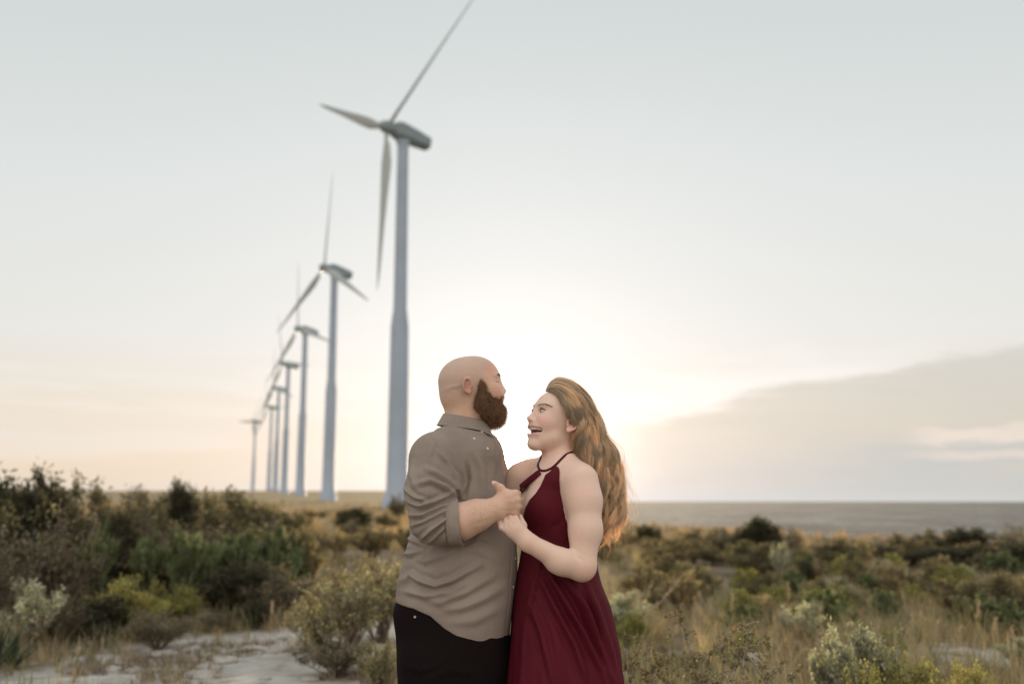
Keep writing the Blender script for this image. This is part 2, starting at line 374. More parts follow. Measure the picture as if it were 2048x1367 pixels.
for i, (px, py, Y, ph) in enumerate(TURB):
    b = at(px, py, Y); root = empty('wind_turbine', (b[0], b[1], b[2]))
    tag(root, TLAB[i], 'wind turbine', 'wind turbines in a receding row')
    link('tower', TM['tower'], M_tower, root); link('base_ring', TM['base_ring'], M_tower, root)
    xf = Matrix(((NAX[0], SD[0], U[0], 0), (NAX[1], SD[1], U[1], 0), (NAX[2], SD[2], U[2], hubz), (0, 0, 0, 1)))
    # local: x = NAX, y = SD, z = U
    o = link('nacelle', TM['nacelle'], M_nac, root); o.matrix_local = xf
    h = link('hub', TM['hub'], M_nac, root); h.matrix_local = xf @ Matrix.Translation((2.7, 0, 0))
    if ph is None:
        ph = 296
    for k in range(3):
        bl = link('blade', TM['blade'], M_blade, root)
        bl.matrix_local = xf @ Matrix.Translation((2.7, 0, 0)) @ Matrix.Rotation(-R(ph+120*k), 4, 'X')
# ------------------------------------------------------------------ vegetation
M_bark = material('grey_bark', (.20, .155, .12), .9, .1, objvar=.25)
M_barkl = material('pale_bark', (.48, .43, .38), .9, .1, noise=[(80, (.22, .17, .14), .45, .6)])
def leafmat(n, c, tr=.42, tc=(1.12, 1.12, .78), v=.18): return material(n, c, .65, .25, tint=True, transl=tr, tcol=tc, objvar=v)
M_lv = {'dark': leafmat('leaf_dark', (.090, .085, .055)), 'olive': leafmat('leaf_olive', (.215, .190, .115)), 'green': leafmat('leaf_green', (.195, .230, .125)), 'sage': leafmat('leaf_sage', (.46, .46, .36)),
        'yellow': leafmat('leaf_yellowgreen', (.36, .34, .13)), 'brown': leafmat('leaf_brown', (.225, .195, .145)), 'gold': leafmat('leaf_gold', (.36, .30, .19)), 'airy': leafmat('leaf_airy', (.30, .30, .19), .36, (1.35, 1.1, .65)), 'yucca': leafmat('leaf_spike', (.07, .09, .05), .15)}
def bush_mesh(seed, kind, h=1.0, w=1.0, stems=14, subs=7, leaves=26, ls=.03, up=.5, spread=.07, twig=.004, spiky=False):
    """unit bush: tapering stems that fork into twigs, leaf faces clustered along the twigs"""
    g = np.random.default_rng(seed); paths = []; rad = []; LP = []; LD = []; LT = []
    for i in range(stems):
        a = 2*math.pi*(i+g.uniform(-.4, .4))/stems; lean = g.uniform(.15, 1.0); hh = h*g.uniform(.62, 1.0)*(1-.38*lean**2); n = 7; t = np.linspace(0, 1, n)
        d = np.array([math.cos(a), math.sin(a), 0])*w*.5*lean
        P = d[None]*(t[:, None]**(.75+up*.5))*1.0; P[:, 2] = hh*t**(.85); P += np.cumsum(g.normal(0, .018, (n, 3)), 0)*[1, 1, .5]; P[:, :2] += g.normal(0, .03, 2); paths.append(P); rad.append(np.linspace(.014, .0035, n)*h)
        for j in range(subs):
            k = g.uniform(.30, 1.0); b = np.array([np.interp(k, t, P[:, c]) for c in range(3)]); az = g.uniform(0, 2*math.pi); L = g.uniform(.10, .30)*h*(1.15-.5*k); dd = nrm3(np.array([math.cos(az), math.sin(az), g.uniform(.1, 1.3)+up])); m_ = 4
            tt = np.linspace(0, 1, m_); S_ = b+dd*(tt*L)[:, None]+np.cumsum(g.normal(0, .010, (m_, 3)), 0); paths.append(S_); rad.append(np.linspace(twig, twig*.35, m_)*h)
            q = g.uniform(.1, 1.08, leaves); c = np.stack([np.interp(q, tt, S_[:, c]) for c in range(3)], -1)+g.normal(0, spread*(.25 if spiky else .5), (leaves, 3))*h
            LP.append(c); LD.append(dd+g.normal(0, .25 if spiky else .8, (leaves, 3))); LT.append(np.full(leaves, g.uniform(.55, 1.45)))
    V, F = tubes(paths, rad, 3); stem = mesh_np('stems', V, F)
    LP = np.concatenate(LP); LD = np.concatenate(LD); LD /= np.linalg.norm(LD, axis=1)[:, None]; LT = np.concatenate(LT); n = len(LP); s = g.uniform(.6, 1.4, n)[:, None]*ls*h
    LP[:, 2] = np.maximum(LP[:, 2], .02)
    A = np.cross(LD, g.normal(0, 1, (n, 3))); A /= np.linalg.norm(A, axis=1)[:, None]; wd = .30 if spiky else .5
    V = np.stack([LP-LD*s, LP+A*s*wd, LP+LD*s*1.1, LP-A*s*wd], 1).reshape(-1, 3); F = np.arange(4*n).reshape(-1, 4); fol = mesh_np('foliage', V, F, False)
    t = LT*g.uniform(.7, 1.3, n); col = np.stack([t*g.uniform(.9, 1.12, n), t, t*g.uniform(.75, 1.2, n)], -1); set_col(fol, np.repeat(col, 4, 0)); return stem, fol
def nrm3(v): return v/np.linalg.norm(v)
KIND = {  # kind: (material, variants, params)
    'juniper': ('dark', dict(stems=20, subs=12, leaves=60, ls=.024, up=1.0, spread=.085)),
    'dark': ('dark', dict(stems=20, subs=11, leaves=60, ls=.026, up=.25, spread=.10)),
    'olive': ('olive', dict(stems=18, subs=12, leaves=44, ls=.024, up=.35, spread=.09)),
    'brown': ('brown', dict(stems=20, subs=14, leaves=16, ls=.020, up=.5, spread=.07, twig=.006)),
    'broom': ('green', dict(stems=24, subs=13, leaves=40, ls=.034, up=1.4, spread=.06, spiky=True)),
    'sage': ('sage', dict(stems=22, subs=12, leaves=38, ls=.022, up=.9, spread=.06)),
    'yellow': ('yellow', dict(stems=20, subs=12, leaves=34, ls=.020, up=.7, spread=.07)),
    'airy': ('airy', dict(stems=20, subs=12, leaves=15, ls=.018, up=.8, spread=.06, twig=.005)),
    'gold': ('gold', dict(stems=22, subs=10, leaves=30, ls=.030, up=1.0, spread=.07, spiky=True)),
}
BM = {}
for ki, (k, (mt, pr)) in enumerate(KIND.items()): BM[k] = [bush_mesh(100+ki*10+v, k, **pr) for v in range(2)]
def bush(kind, x, y, h, w, label, cat='bush', group=None, name='scrub_bush', rz=None, depth=None):
    z = zg(x, y); root = empty(name, (x, y, z-.03*h), random.uniform(0, 6.28) if rz is None else rz); root.scale = (w, depth or w, h); tag(root, label, cat, group)
    st, fo = BM[kind][random.randrange(2)]; link('stems', st, M_bark, root); link('foliage', fo, M_lv[KIND[kind][0]], root); return root
def gpx(px, Y): return (px-1024)/1975.0*Y
def bpx(kind, px, Y, top, wpx, label, **k):
    """a bush whose middle shows at px, at depth Y, reaching up to the row `top`"""
    x = gpx(px, Y); z = zg(x, Y); h = max(at(px, top, Y)[2]-z, .15)*1.03; w = wpx/1975.0*Y*.95; return bush(k.pop('kind2', kind), x, Y, h, w, label, **k)
named = [
    ('juniper', 20, 11.5, 935, 210, 'tall dark upright bush at the far left edge, spiky top against the sky'),
    ('juniper', 105, 12.5, 938, 150, 'dark upright bush with ragged shoots, just right of the leftmost tall one'),
    ('dark', -60, 10.5, 985, 260, 'broad dark thicket cut by the left edge of the frame'),
    ('brown', 120, 10.2, 1010, 230, 'brown nearly leafless bush below the dark shoots at far left'),
    ('brown', 30, 9.6, 1050, 170, 'low bare brown bush at the left edge under the tall dark one'),
    ('brown', 245, 15.5, 975, 170, 'brown bush with fine bare shoots breaking the skyline at left'),
    ('olive', 215, 14.0, 985, 150, 'olive bush on the skyline right of the dark upright ones'),
    ('dark', 255, 13.2, 1010, 130, 'dark hollow-looking bush under the brown shoots at left'),
    ('dark', 368, 17.5, 966, 105, 'round dark bush rising above the skyline at left'),
    ('olive', 168, 13.4, 972, 130, 'olive bush filling the skyline gap beside the dark upright bushes'),
    ('olive', 310, 16.5, 985, 120, 'olive brown bush between the two skyline humps at left'),
    ('broom', 222, 11.2, 1048, 100, 'grey green broom-like bush in the middle of the left thicket'),
    ('broom', 318, 11.8, 1068, 100, 'smaller grey green broom-like bush, middle of three in the left thicket'),
    ('broom', 392, 11.6, 1058, 120, 'bright grey green broom-like bush right of the middle one'),
    ('sage', 105, 8.8, 1160, 130, 'pale sage bush with frosted tips near the lower left corner'),
    ('yellow', 285, 9.6, 1150, 160, 'yellow green shrub above the pale clearing at left'),
    ('yellow', 385, 10.4, 1168, 110, 'thin yellow green shrub at the top edge of the pale clearing'),
    ('dark', 240, 9.3, 1195, 150, 'low dark shrub in the shadow beside the pale sage bush'),
    ('brown', 690, 7.6, 1262, 170, 'grey brown twiggy shrub low at the right rim of the pale clearing'),
    ('airy', 770, 7.0, 1270, 130, 'thin green and grey shrub at the bottom beside the man\'s jeans'),
    ('brown', 345, 8.9, 1215, 150, 'low brown twiggy shrub at the left rim of the pale clearing'),
    ('olive', 500, 17.0, 985, 200, 'big round olive brown bush left of the turbine bases'),
    ('olive', 440, 15.0, 1000, 150, 'olive bush at the left foot of the big round one'),
    ('broom', 490, 12.2, 1062, 120, 'soft green bush at the left of the long green hedge'),
    ('broom', 560, 12.6, 1058, 150, 'soft green bush forming the middle of the long green hedge'),
    ('gold', 620, 13.2, 1062, 110, 'golden green bush at the right end of the green hedge'),
    ('dark', 500, 11.2, 1120, 160, 'dark shaded undergrowth bush below the green hedge, left part'),
    ('brown', 585, 11.0, 1125, 160, 'dark red-brown twiggy bush below the green hedge'),
    ('airy', 712, 8.3, 1108, 240, 'airy yellow green bush with sunlit tips beside the man\'s hip'),
    ('airy', 775, 9.4, 1095, 190, 'airy green bush close behind the man\'s shirt tail'),
    ('airy', 655, 8.6, 1175, 170, 'olive twiggy bush low beside the pale clearing'),
    ('dark', 715, 38.0, 1016, 95, 'low dark bush in the golden field near the tallest tower'),
    ('brown', 800, 60.0, 985, 46, 'brown bush at the foot of the tallest wind turbine'),
    ('dark', 1290, 26.0, 1048, 60, 'small dark bush on the brink, right of the woman\'s hair'),
    ('brown', 1440, 21.0, 1052, 90, 'dark brown bush on the brink left of the tallest right-hand bush'),
    ('dark', 1500, 20.0, 1036, 95, 'tallest dark bush on the brink right of the couple'),
    ('brown', 1552, 20.5, 1052, 90, 'dark brown bush joined to the right side of the tallest brink bush'),
    ('olive', 1500, 17.0, 1092, 150, 'olive bush in front of the tallest brink bush'),
    ('sage', 1545, 16.0, 1085, 50, 'small pale green bush in front of the dark brink bushes'),
    ('dark', 1905, 22.0, 1052, 120, 'dark bush on the brink near the right edge, left one of two'),
    ('brown', 2020, 21.0, 1045, 120, 'dark twiggy bush on the brink at the right edge'),
    ('dark', 2000, 17.5, 1080, 200, 'broad very dark bush at the right edge below the brink'),
    ('dark', 1850, 18.0, 1092, 160, 'broad dark bush left of the very dark right-edge one'),
    ('brown', 1730, 21.0, 1072, 150, 'flat brown bush on the brink between the two dark groups'),
    ('olive', 1640, 18.0, 1078, 150, 'flat olive bush on the brink right of the tallest one'),
    ('green', 1595, 14.5, 1122, 40, 'small round dark green bush in the pale grass right of centre'),
    ('broom', 1740, 10.5, 1178, 75, 'round green tussock bush standing alone in the right meadow'),
    ('yellow', 1465, 10.3, 1172, 90, 'yellow flowering shrub in the middle of the right meadow'),
    ('yellow', 1370, 13.0, 1130, 60, 'small yellow green bush in the meadow nearest the woman'),
    ('yellow', 1255, 8.6, 1215, 80, 'yellow green tuft close to the woman\'s skirt'),
    ('sage', 1585, 8.9, 1205, 120, 'grey sage shrub in the right meadow behind the thorn bush'),
    ('olive', 1960, 10.5, 1150, 190, 'tall grassy olive bush at the right edge of the meadow'),
    ('gold', 1880, 11.0, 1158, 140, 'golden brown grassy bush left of the tall right-edge one'),
    ('sage', 1700, 5.6, 1250, 180, 'pale frosted sage bush at the lower right, with one long shoot'),
    ('sage', 1640, 5.9, 1262, 130, 'pale frosted sage bush, left part of the lower right clump'),
    ('yellow', 1790, 5.3, 1308, 170, 'yellow flowering shrub at the bottom right below the sage'),
    ('yellow', 1905, 5.5, 1318, 130, 'yellow flowering shrub nearest the bottom right corner'),
    ('yellow', 1700, 5.1, 1322, 120, 'green and yellow flowering shrub at the bottom left of the sage clump'),
]
for kind, px, Y, top, wpx, lab in named:
    if kind == 'green': kind = 'dark'
    bpx(kind, px, Y, top, wpx, lab)
# yucca
def blade_fan(seed, n, L, w):
    g = np.random.default_rng(seed); V = []; F = []
    for i in range(n):
        az = g.uniform(0, 2*math.pi); lean = g.uniform(.05, .75); d = np.array([math.cos(az), math.sin(az)]); s = np.array([-d[1], d[0]]); l = L*g.uniform(.7, 1.05); o = len(V)
        for k in range(5):
            t = k/4; r = l*math.sin(lean)*t**1.15; z = l*math.cos(lean)*t; ww = w*(1-t)**.6*(.6+.8*min(t*3, 1)); c = d*r
            V.append((c[0]+s[0]*ww, c[1]+s[1]*ww, z)); V.append((c[0]-s[0]*ww, c[1]-s[1]*ww, z)); 
        F += [(o+2*k, o+2*k+1, o+2*k+3, o+2*k+2) for k in range(4)]
    return np.array(V), np.array(F), n
def yucca(px, Y, top, label):
    x = gpx(px, Y); z = zg(x, Y); h = at(px, top, Y)[2]-z; root = empty('yucca', (x, Y, z)); tag(root, label, 'yucca')
    g = np.random.default_rng(int(px)+5)
    for i in range(46):
        az = g.uniform(0, 2*math.pi); lean = g.uniform(.03, 1.0); d = np.array([math.cos(az), math.sin(az), 0]); s = np.array([-d[1], d[0], 0]); l = h*g.uniform(.75, 1.08); V = []
        for k in range(6):
            t = k/5; c = d*(l*math.sin(lean)*t**1.1)+np.array([0, 0, l*math.cos(lean)*t]); ww = .014*(1-t)**.6*(.7+.6*min(t*3, 1)); V += [c+s*ww, c-s*ww+d*.004, ]
        F = [(2*k, 2*k+1, 2*k+3, 2*k+2) for k in range(5)]; me = mesh_np('leaf', V, np.array(F)); set_col(me, np.full((12, 3), g.uniform(.6, 1.5))); link('leaf', me, M_lv['yucca'], root)
yucca(25, 7.6, 1238, 'spiky green yucca in the lower left corner of the scrub')
yucca(70, 8.0, 1262, 'smaller spiky yucca just right of the corner one')
# filling scrub: shared labels, one group each side
placed = 0
LOOK = {'dark': 'dark green', 'olive': 'olive brown', 'brown': 'brown twiggy', 'broom': 'grey green feathery', 'sage': 'pale sage green', 'yellow': 'yellow green', 'gold': 'golden dry', 'airy': 'light airy'}
def zone(px, Y, lo, hi, Yr):
    u = (px-lo)/(hi-lo); d = math.log(Y/Yr[0])/math.log(Yr[1]/Yr[0])
    return ('nearer' if d < .5 else 'farther')+' '+('left' if u < .33 else 'middle' if u < .67 else 'right')
def fill(n, pxr, Yr, hr, kinds, label, group, avoid=()):
    for _ in range(n):
        Y = math.exp(random.uniform(math.log(Yr[0]), math.log(Yr[1]))); px = random.uniform(*pxr); x = gpx(px, Y)
        if x > edge_x(Y)-1 or any(((x-a)/rx)**2+((Y-b)/ry)**2 < 1 for a, b, rx, ry in avoid): continue
        h = random.uniform(*hr); k = random.choice(kinds); vis = (max(pxr[0], 0), min(pxr[1], 2048)); bush(k, x, Y, h, h*random.uniform(1.1, 1.9), label % (LOOK[k], zone(px, Y, *vis, Yr)), group=group)
clear = [(-2.1, 8.8, 1.45, 1.5), (-2.6, 7.0, 2.5, 1.2), (-1.4, 10.3, .9, .8), (4.6, 8.6, 1.3, .6), (0, 3.5, 3.0, 3.2), (0, 0, 4.5, 4.5)]
fill(70, (-300, 640), (13, 23), (.45, 1.05), ['olive', 'brown', 'dark', 'olive', 'airy', 'brown'], '%s bush mingled in the %s part of the left thicket', 'scrub bushes of the left thicket', clear)
fill(38, (-300, 640), (8.8, 13), (.16, .42), ['brown', 'dark', 'sage', 'yellow', 'brown', 'olive'], 'low %s shrub at the foot of the left thicket, %s part', 'undergrowth of the left thicket', clear)
fill(60, (380, 1000), (20, 80), (.3, .75), ['olive', 'gold', 'brown', 'gold'], 'low %s shrub in the %s part of the field before the turbines', 'shrubs in the field before the turbines', clear)
fill(75, (1180, 2300), (9.5, 19), (.22, .50), ['gold', 'olive', 'sage', 'gold', 'yellow', 'broom'], 'low %s tussock in the %s part of the right-hand meadow', 'shrubs of the right meadow', clear)
fill(60, (1180, 2350), (17, 27), (.25, .60), ['brown', 'gold', 'olive', 'olive'], '%s shrub in the brink-side band on the right, %s part', 'shrubs along the brink', clear)
fill(24, (600, 2300), (6.6, 9.5), (.14, .34), ['sage', 'gold', 'brown', 'yellow'], 'knee-high %s shrub close behind the couple, %s part', 'small shrubs near the couple', clear)
# ------------------------------------------------------------------ grass and ground litter (stuff)
def grass(name, n_tuft, blades, hr, rr, pxr, cols, seed, label, wid=.0035, keep=None, mat='gold', seg=3):
    g = np.random.default_rng(seed); Y = np.exp(g.uniform(math.log(rr[0]), math.log(rr[1]), n_tuft)); px = g.uniform(pxr[0], pxr[1], n_tuft); X = (px-1024)/1975*Y
    m_ = X < edge_x(Y)+2
    if keep is not None: m_ &= keep(X, Y, g)
    X, Y = X[m_], Y[m_]; n = len(X); h = g.uniform(*hr, n)*(1+.25*(vnoise(X*.6, Y*.6, 9)-.5)*2); ci = (vnoise(X*.9, Y*.9, 14)+g.uniform(-.25, .25, n)).clip(0, .999)
    N_ = n*blades; bx = np.repeat(X, blades)+g.normal(0, .05, N_)*np.repeat(h, blades)*3; by = np.repeat(Y, blades)+g.normal(0, .05, N_)*np.repeat(h, blades)*3; bz = height(bx, by)-.01
    L = np.repeat(h, blades)*g.uniform(.55, 1.15, N_); az = g.uniform(0, 2*math.pi, N_); lean = g.uniform(.05, .65, N_); w = wid*np.maximum(1, np.repeat(Y, blades)/12)
    sa = g.uniform(0, 2*math.pi, N_); Vs = []
    for k in range(seg+1):
        t = k/seg; r = L*np.sin(lean)*t**1.7; c = np.stack([bx+np.cos(az)*r, by+np.sin(az)*r, bz+L*np.cos(lean*t)*t], -1); ww = (w*(1-t*.85))[:, None]*np.stack([np.cos(sa), np.sin(sa), 0*sa], -1)
        Vs += [c-ww, c+ww]
    V = np.stack(Vs, 1).reshape(-1, 3); o = np.arange(N_)[:, None, None]*(2*(seg+1)); k = np.arange(seg)[None, :, None]*2; F = (o+k+np.array([0, 1, 3, 2])[None, None, :]).reshape(-1, 4)
    me = mesh_np(name, V, F, False); C_ = np.array(cols); cc = C_[(np.repeat(ci, blades)*len(C_)).astype(int)]*g.uniform(.65, 1.35, N_)[:, None]; set_col(me, np.repeat(cc, 2*(seg+1), 0))
    o = link(name, me, material(name+'_blades', (1, 1, 1), .7, .2, tint=True, transl=.40, tcol=(1.35, 1.15, .75))); tag(o, label, 'grass', kind='stuff'); return o
GC = [(.42, .35, .22), (.34, .30, .18), (.50, .43, .29), (.24, .25, .14), (.44, .37, .24), (.31, .31, .20), (.52, .46, .34), (.38, .29, .18)]
def keepc(X, Y, g):
    k = np.ones(len(X), bool)
    for a, b, rx, ry in clear[:4]: k &= (((X-a)/rx)**2+((Y-b)/ry)**2 > g.uniform(.5, 1.1, len(X))) | (g.random(len(X)) < .10)
    return k
grass('dry_grass', 9000, 16, (.10, .34), (5.2, 26), (-500, 2500), GC, 41, 'dry golden and green grass covering the near scrubland', keep=lambda X, Y, g: keepc(X, Y, g) & (vnoise(X*.8, Y*.8, 5) > .22))
grass('far_grass', 9000, 8, (.15, .42), (24, 190), (-400, 2400), [(.44, .34, .20), (.39, .30, .17), (.32, .26, .15), (.48, .38, .24)], 42, 'golden dry grass of the field reaching back to the wind turbines', wid=.006, seg=2)
grass('grass_litter', 10000, 12, (.04, .15), (5.8, 12.5), (-400, 1100), [(.34, .30, .24), (.22, .18, .15), (.40, .36, .29), (.28, .25, .20)], 43, 'short dead grass and litter on the pale stony clearing', wid=.0028, seg=2, keep=lambda X, Y, g: vnoise(X*1.6+5, Y*1.6, 77)+.35*vnoise(X*5, Y*5, 3) > .80)
# tall single grass stalks with seed heads
def stalk(px, Y, top, lean, lab, grp):
    x = gpx(px, Y); z = zg(x, Y); h = at(px, top, Y)[2]-z; t = np.linspace(0, 1, 9); P = np.stack([lean*h*t**2, .05*h*t, h*t], -1); root = empty('grass_stalk', (x-lean*h*.8, Y, z)); tag(root, lab, 'grass stalk', grp)
    V, F = tubes([P], [np.linspace(.0035, .0015, 9)], 4); link('stem', mesh_np('stem', V, F), M_straw, root)
    g = np.random.default_rng(int(px)); q = np.linspace(.74, 1, 34); V = []; 
    c = np.stack([np.interp(q, t, P[:, i]) for i in range(3)], -1); d = nrm3(P[-1]-P[-2])+g.normal(0, .35, (34, 3)); d /= np.linalg.norm(d, axis=1)[:, None]; A = np.cross(d, g.normal(0, 1, (34, 3))); A /= np.linalg.norm(A, axis=1)[:, None]; s = .016
    V = np.stack([c, c+d*s+A*s*.3, c+d*s*2.2, c+d*s-A*s*.3], 1).reshape(-1, 3); link('seed_head', mesh_np('seed_head', V, np.arange(len(V)).reshape(-1, 4), False), M_straw, root)
M_straw = material('straw', (.46, .36, .24), .7, .2, transl=.25)
for i, (px, Y, top, ln) in enumerate([(1925, 8.2, 1205, .15), (1955, 7.8, 1240, .12), (1985, 8.0, 1255, .10), (1885, 7.6, 1255, .18), (1825, 8.4, 1240, -.12), (2020, 7.2, 1270, .35), (1845, 8.8, 1245, .05), (1290, 9.5, 1165, .25), (1320, 9.0, 1180, .5), (1345, 9.4, 1150, .45), (1262, 8.8, 1190, .1), (1380, 8.6, 1195, -.1), (1450, 8.4, 1190, .05), (560, 8.8, 1205, .03), (1560, 9.2, 1170, -.05), (1340, 7.4, 1245, .3)]):
    stalk(px, Y, top, ln, ('tall' if top < 1200 else 'shorter')+' '+('leaning' if abs(ln) > .2 else 'upright')+' feathery straw stalk '+('by the olive bush at the right edge' if px > 1800 else 'in the meadow near the woman' if px < 1400 and px > 1000 else 'in the middle of the right meadow' if px > 1000 else 'behind the pale clearing on the left'), 'tall grass stalks')
# ------------------------------------------------------------------ stones of the pale clearing
M_stone = material('limestone', (.50, .48, .44), .9, .15, noise=[(9, (.36, .33, .29), .4, .6), (60, (.62, .60, .56), .5, .7)], bump=[(30, .5, .01)], objvar=.15)
def stone_mesh(seed):
    g = np.random.default_rng(seed); bm = __import__('bmesh').new(); __import__('bmesh').ops.create_icosphere(bm, subdivisions=2, radius=1)
    for v in bm.verts: v.co *= 1+.35*(float(vnoise(np.array([v.co.x*1.7+seed*9]), np.array([v.co.y*1.7+v.co.z*1.3]), seed)[0])-.5)*2; v.co.z *= .5
    me = bpy.data.meshes.new('stone'); bm.to_mesh(me); bm.free(); me.materials.append(M_stone); return me
SM = [stone_mesh(s) for s in range(4)]
for i in range(90):
    if i < 50: x, y = random.gauss(-2.3, 1.0), random.gauss(8.3, 1.1)
    elif i < 62: x, y = random.gauss(4.5, .6), random.gauss(8.6, .35)
    else: y = random.uniform(7, 14); x = random.uniform(-.6, .6)*y
    if y < 6.3: continue
    s = random.choice([.025, .035, .05, .05, .08, .12]); o = link('stone', SM[i % 4], None); o.location = (x, y, zg(x, y)+s*.1); o.scale = (s*random.uniform(.8, 1.5), s, s*random.uniform(.6, 1)); o.rotation_euler = (0, 0, random.uniform(0, 6)); tag(o, ('tiny' if s < .04 else 'fist-sized' if s < .07 else 'large')+' pale limestone '+('at the near edge of' if y < 7.6 else 'in the middle of' if y < 8.8 else 'at the back of')+(' the pale clearing on the left' if x < -2.3 else ' the pale clearing, beside the bushes' if x < 0 else ' the pale patch on the right'), 'stone', 'loose pale stones')
o = link('stone', SM[1], None); x, y = gpx(1487, 7.4), 7.4; o.location = (x, y, zg(x, y)+.12); o.scale = (.085, .07, .16); tag(o, 'largest pale rock, standing in the grass right behind the thorn bush', 'stone')
# ------------------------------------------------------------------ the sharp thorn bush beside the skirt
def thorn_bush():
    base = at(1410, 1340, 3.75); base[2] = zg(base[0], 3.75); root = empty('thorn_bush', tuple(base)); tag(root, 'thorny bush with zigzag twigs and tiny curled leaves, in focus beside the dress hem', 'bush')
    g = np.random.default_rng(77); paths = []; rad = []; LP = []; LT = []
    main = [[(1353, 1218), (1360, 1240), (1372, 1262), (1378, 1290), (1387, 1318), (1398, 1345), (1404, 1380)], [(1525, 1240), (1500, 1246), (1480, 1254), (1455, 1268), (1447, 1290), (1448, 1320), (1446, 1372)],
            [(1530, 1279), (1508, 1290), (1492, 1305), (1478, 1322), (1466, 1345), (1450, 1376)], [(1474, 1291), (1488, 1305), (1506, 1322), (1520, 1345), (1545, 1378)], [(1268, 1334), (1290, 1340), (1312, 1347), (1330, 1362), (1352, 1385)],
            [(1297, 1294), (1284, 1312), (1268, 1325), (1262, 1345), (1258, 1380)], [(1345, 1302), (1336, 1320), (1334, 1345), (1345, 1375)], [(1388, 1318), (1366, 1336), (1352, 1350), (1340, 1375)],
            [(1250, 1268), (1248, 1300), (1252, 1330), (1262, 1365)], [(1378, 1330), (1388, 1350), (1399, 1372)], [(1560, 1325), (1545, 1340), (1535, 1358), (1520, 1385)], [(1420, 1300), (1418, 1325), (1420, 1350), (1424, 1378)], [(1295, 1365), (1292, 1350), (1286, 1340)],
            [(1322, 1310), (1316, 1330), (1308, 1352), (1315, 1380)], [(1505, 1262), (1498, 1285), (1490, 1300)], [(1590, 1350), (1580, 1362), (1570, 1385)]]
    for bi, b in enumerate(main):
        dy = g.uniform(3.62, 3.92); P = np.array([at(x+g.normal(0, 1.2), y, dy+g.normal(0, .008)) for x, y in b]); last = P[-1]; foot = base+np.array([g.normal(0, .08), g.normal(0, .08), 0])
        ext = np.stack([last+(foot-last)*t+np.array([0, 0, 0]) for t in np.linspace(.15, 1, 7)]); ext += g.normal(0, .008, ext.shape); P = np.concatenate([P, ext]); n = len(P); paths.append(P); rad.append(np.interp(np.arange(n), [0, 3, n-1], [.0014, .0027, .0075]))
        tt = np.arange(n)
        for q in range(26):
            k = g.uniform(.0, 6.8); c = np.array([np.interp(k, tt, P[:, i]) for i in range(3)]); d = nrm3(g.normal(0, 1, 3)*[1, .8, .6]+[0, 0, .35]); L = g.uniform(.012, .04) if q % 3 else g.uniform(.04, .10); m_ = 5; S_ = c+d*(np.linspace(0, L, m_))[:, None]+np.cumsum(g.normal(0, .0016, (m_, 3)), 0)
            paths.append(S_); rad.append(np.linspace(.0014, .0007, m_))
            for w_ in range(2+int(L*110)):
                f = g.uniform(.2, 1); LP.append(S_[0]+(S_[-1]-S_[0])*f+g.normal(0, .0025, 3)); LT.append(g.uniform(.6, 1.5))
    V, F = tubes([p-base for p in paths], rad, 4); link('branches', mesh_np('branches', V, F), M_barkl, root)
    # each curled leaf is a little row of leaflets along a hooked rib
    V = []; F = []; T = []; o = 0
    for c, tn in zip(LP, LT):
        d = nrm3(g.normal(0, 1, 3)+[0, 0, .3]); n_ = nrm3(np.cross(d, g.normal(0, 1, 3))); L = g.uniform(.010, .018); curl = g.uniform(.6, 2.4); pr = np.array(c)-base; step = L/5
        for k in range(6):
            a = curl*k/5; dd = d*math.cos(a)+n_*math.sin(a); pr = pr+dd*step; side = np.cross(dd, n_*math.cos(a)-d*math.sin(a))
            for s in (-1, 1):
                l = side*s*.0062*(1-.3*abs(k-2.5)/2.5); V += [pr, pr+l*.5+dd*.0022, pr+l, pr+l*.5-dd*.0022]; F.append((o, o+1, o+2, o+3)); o += 4; T += [np.array([1.0, 1.0, 1.0])*tn*(np.array([1.3, .85, .6]) if tn > 1.44 else 1)]*4
    me = mesh_np('foliage', V, np.array(F), False); set_col(me, np.array(T)); f_ = link('foliage', me, material('thorn_leaf', (.22, .215, .12), .6, .3, tint=True, transl=.25, tcol=(1.2, 1.05, .7)), root)
thorn_bush()

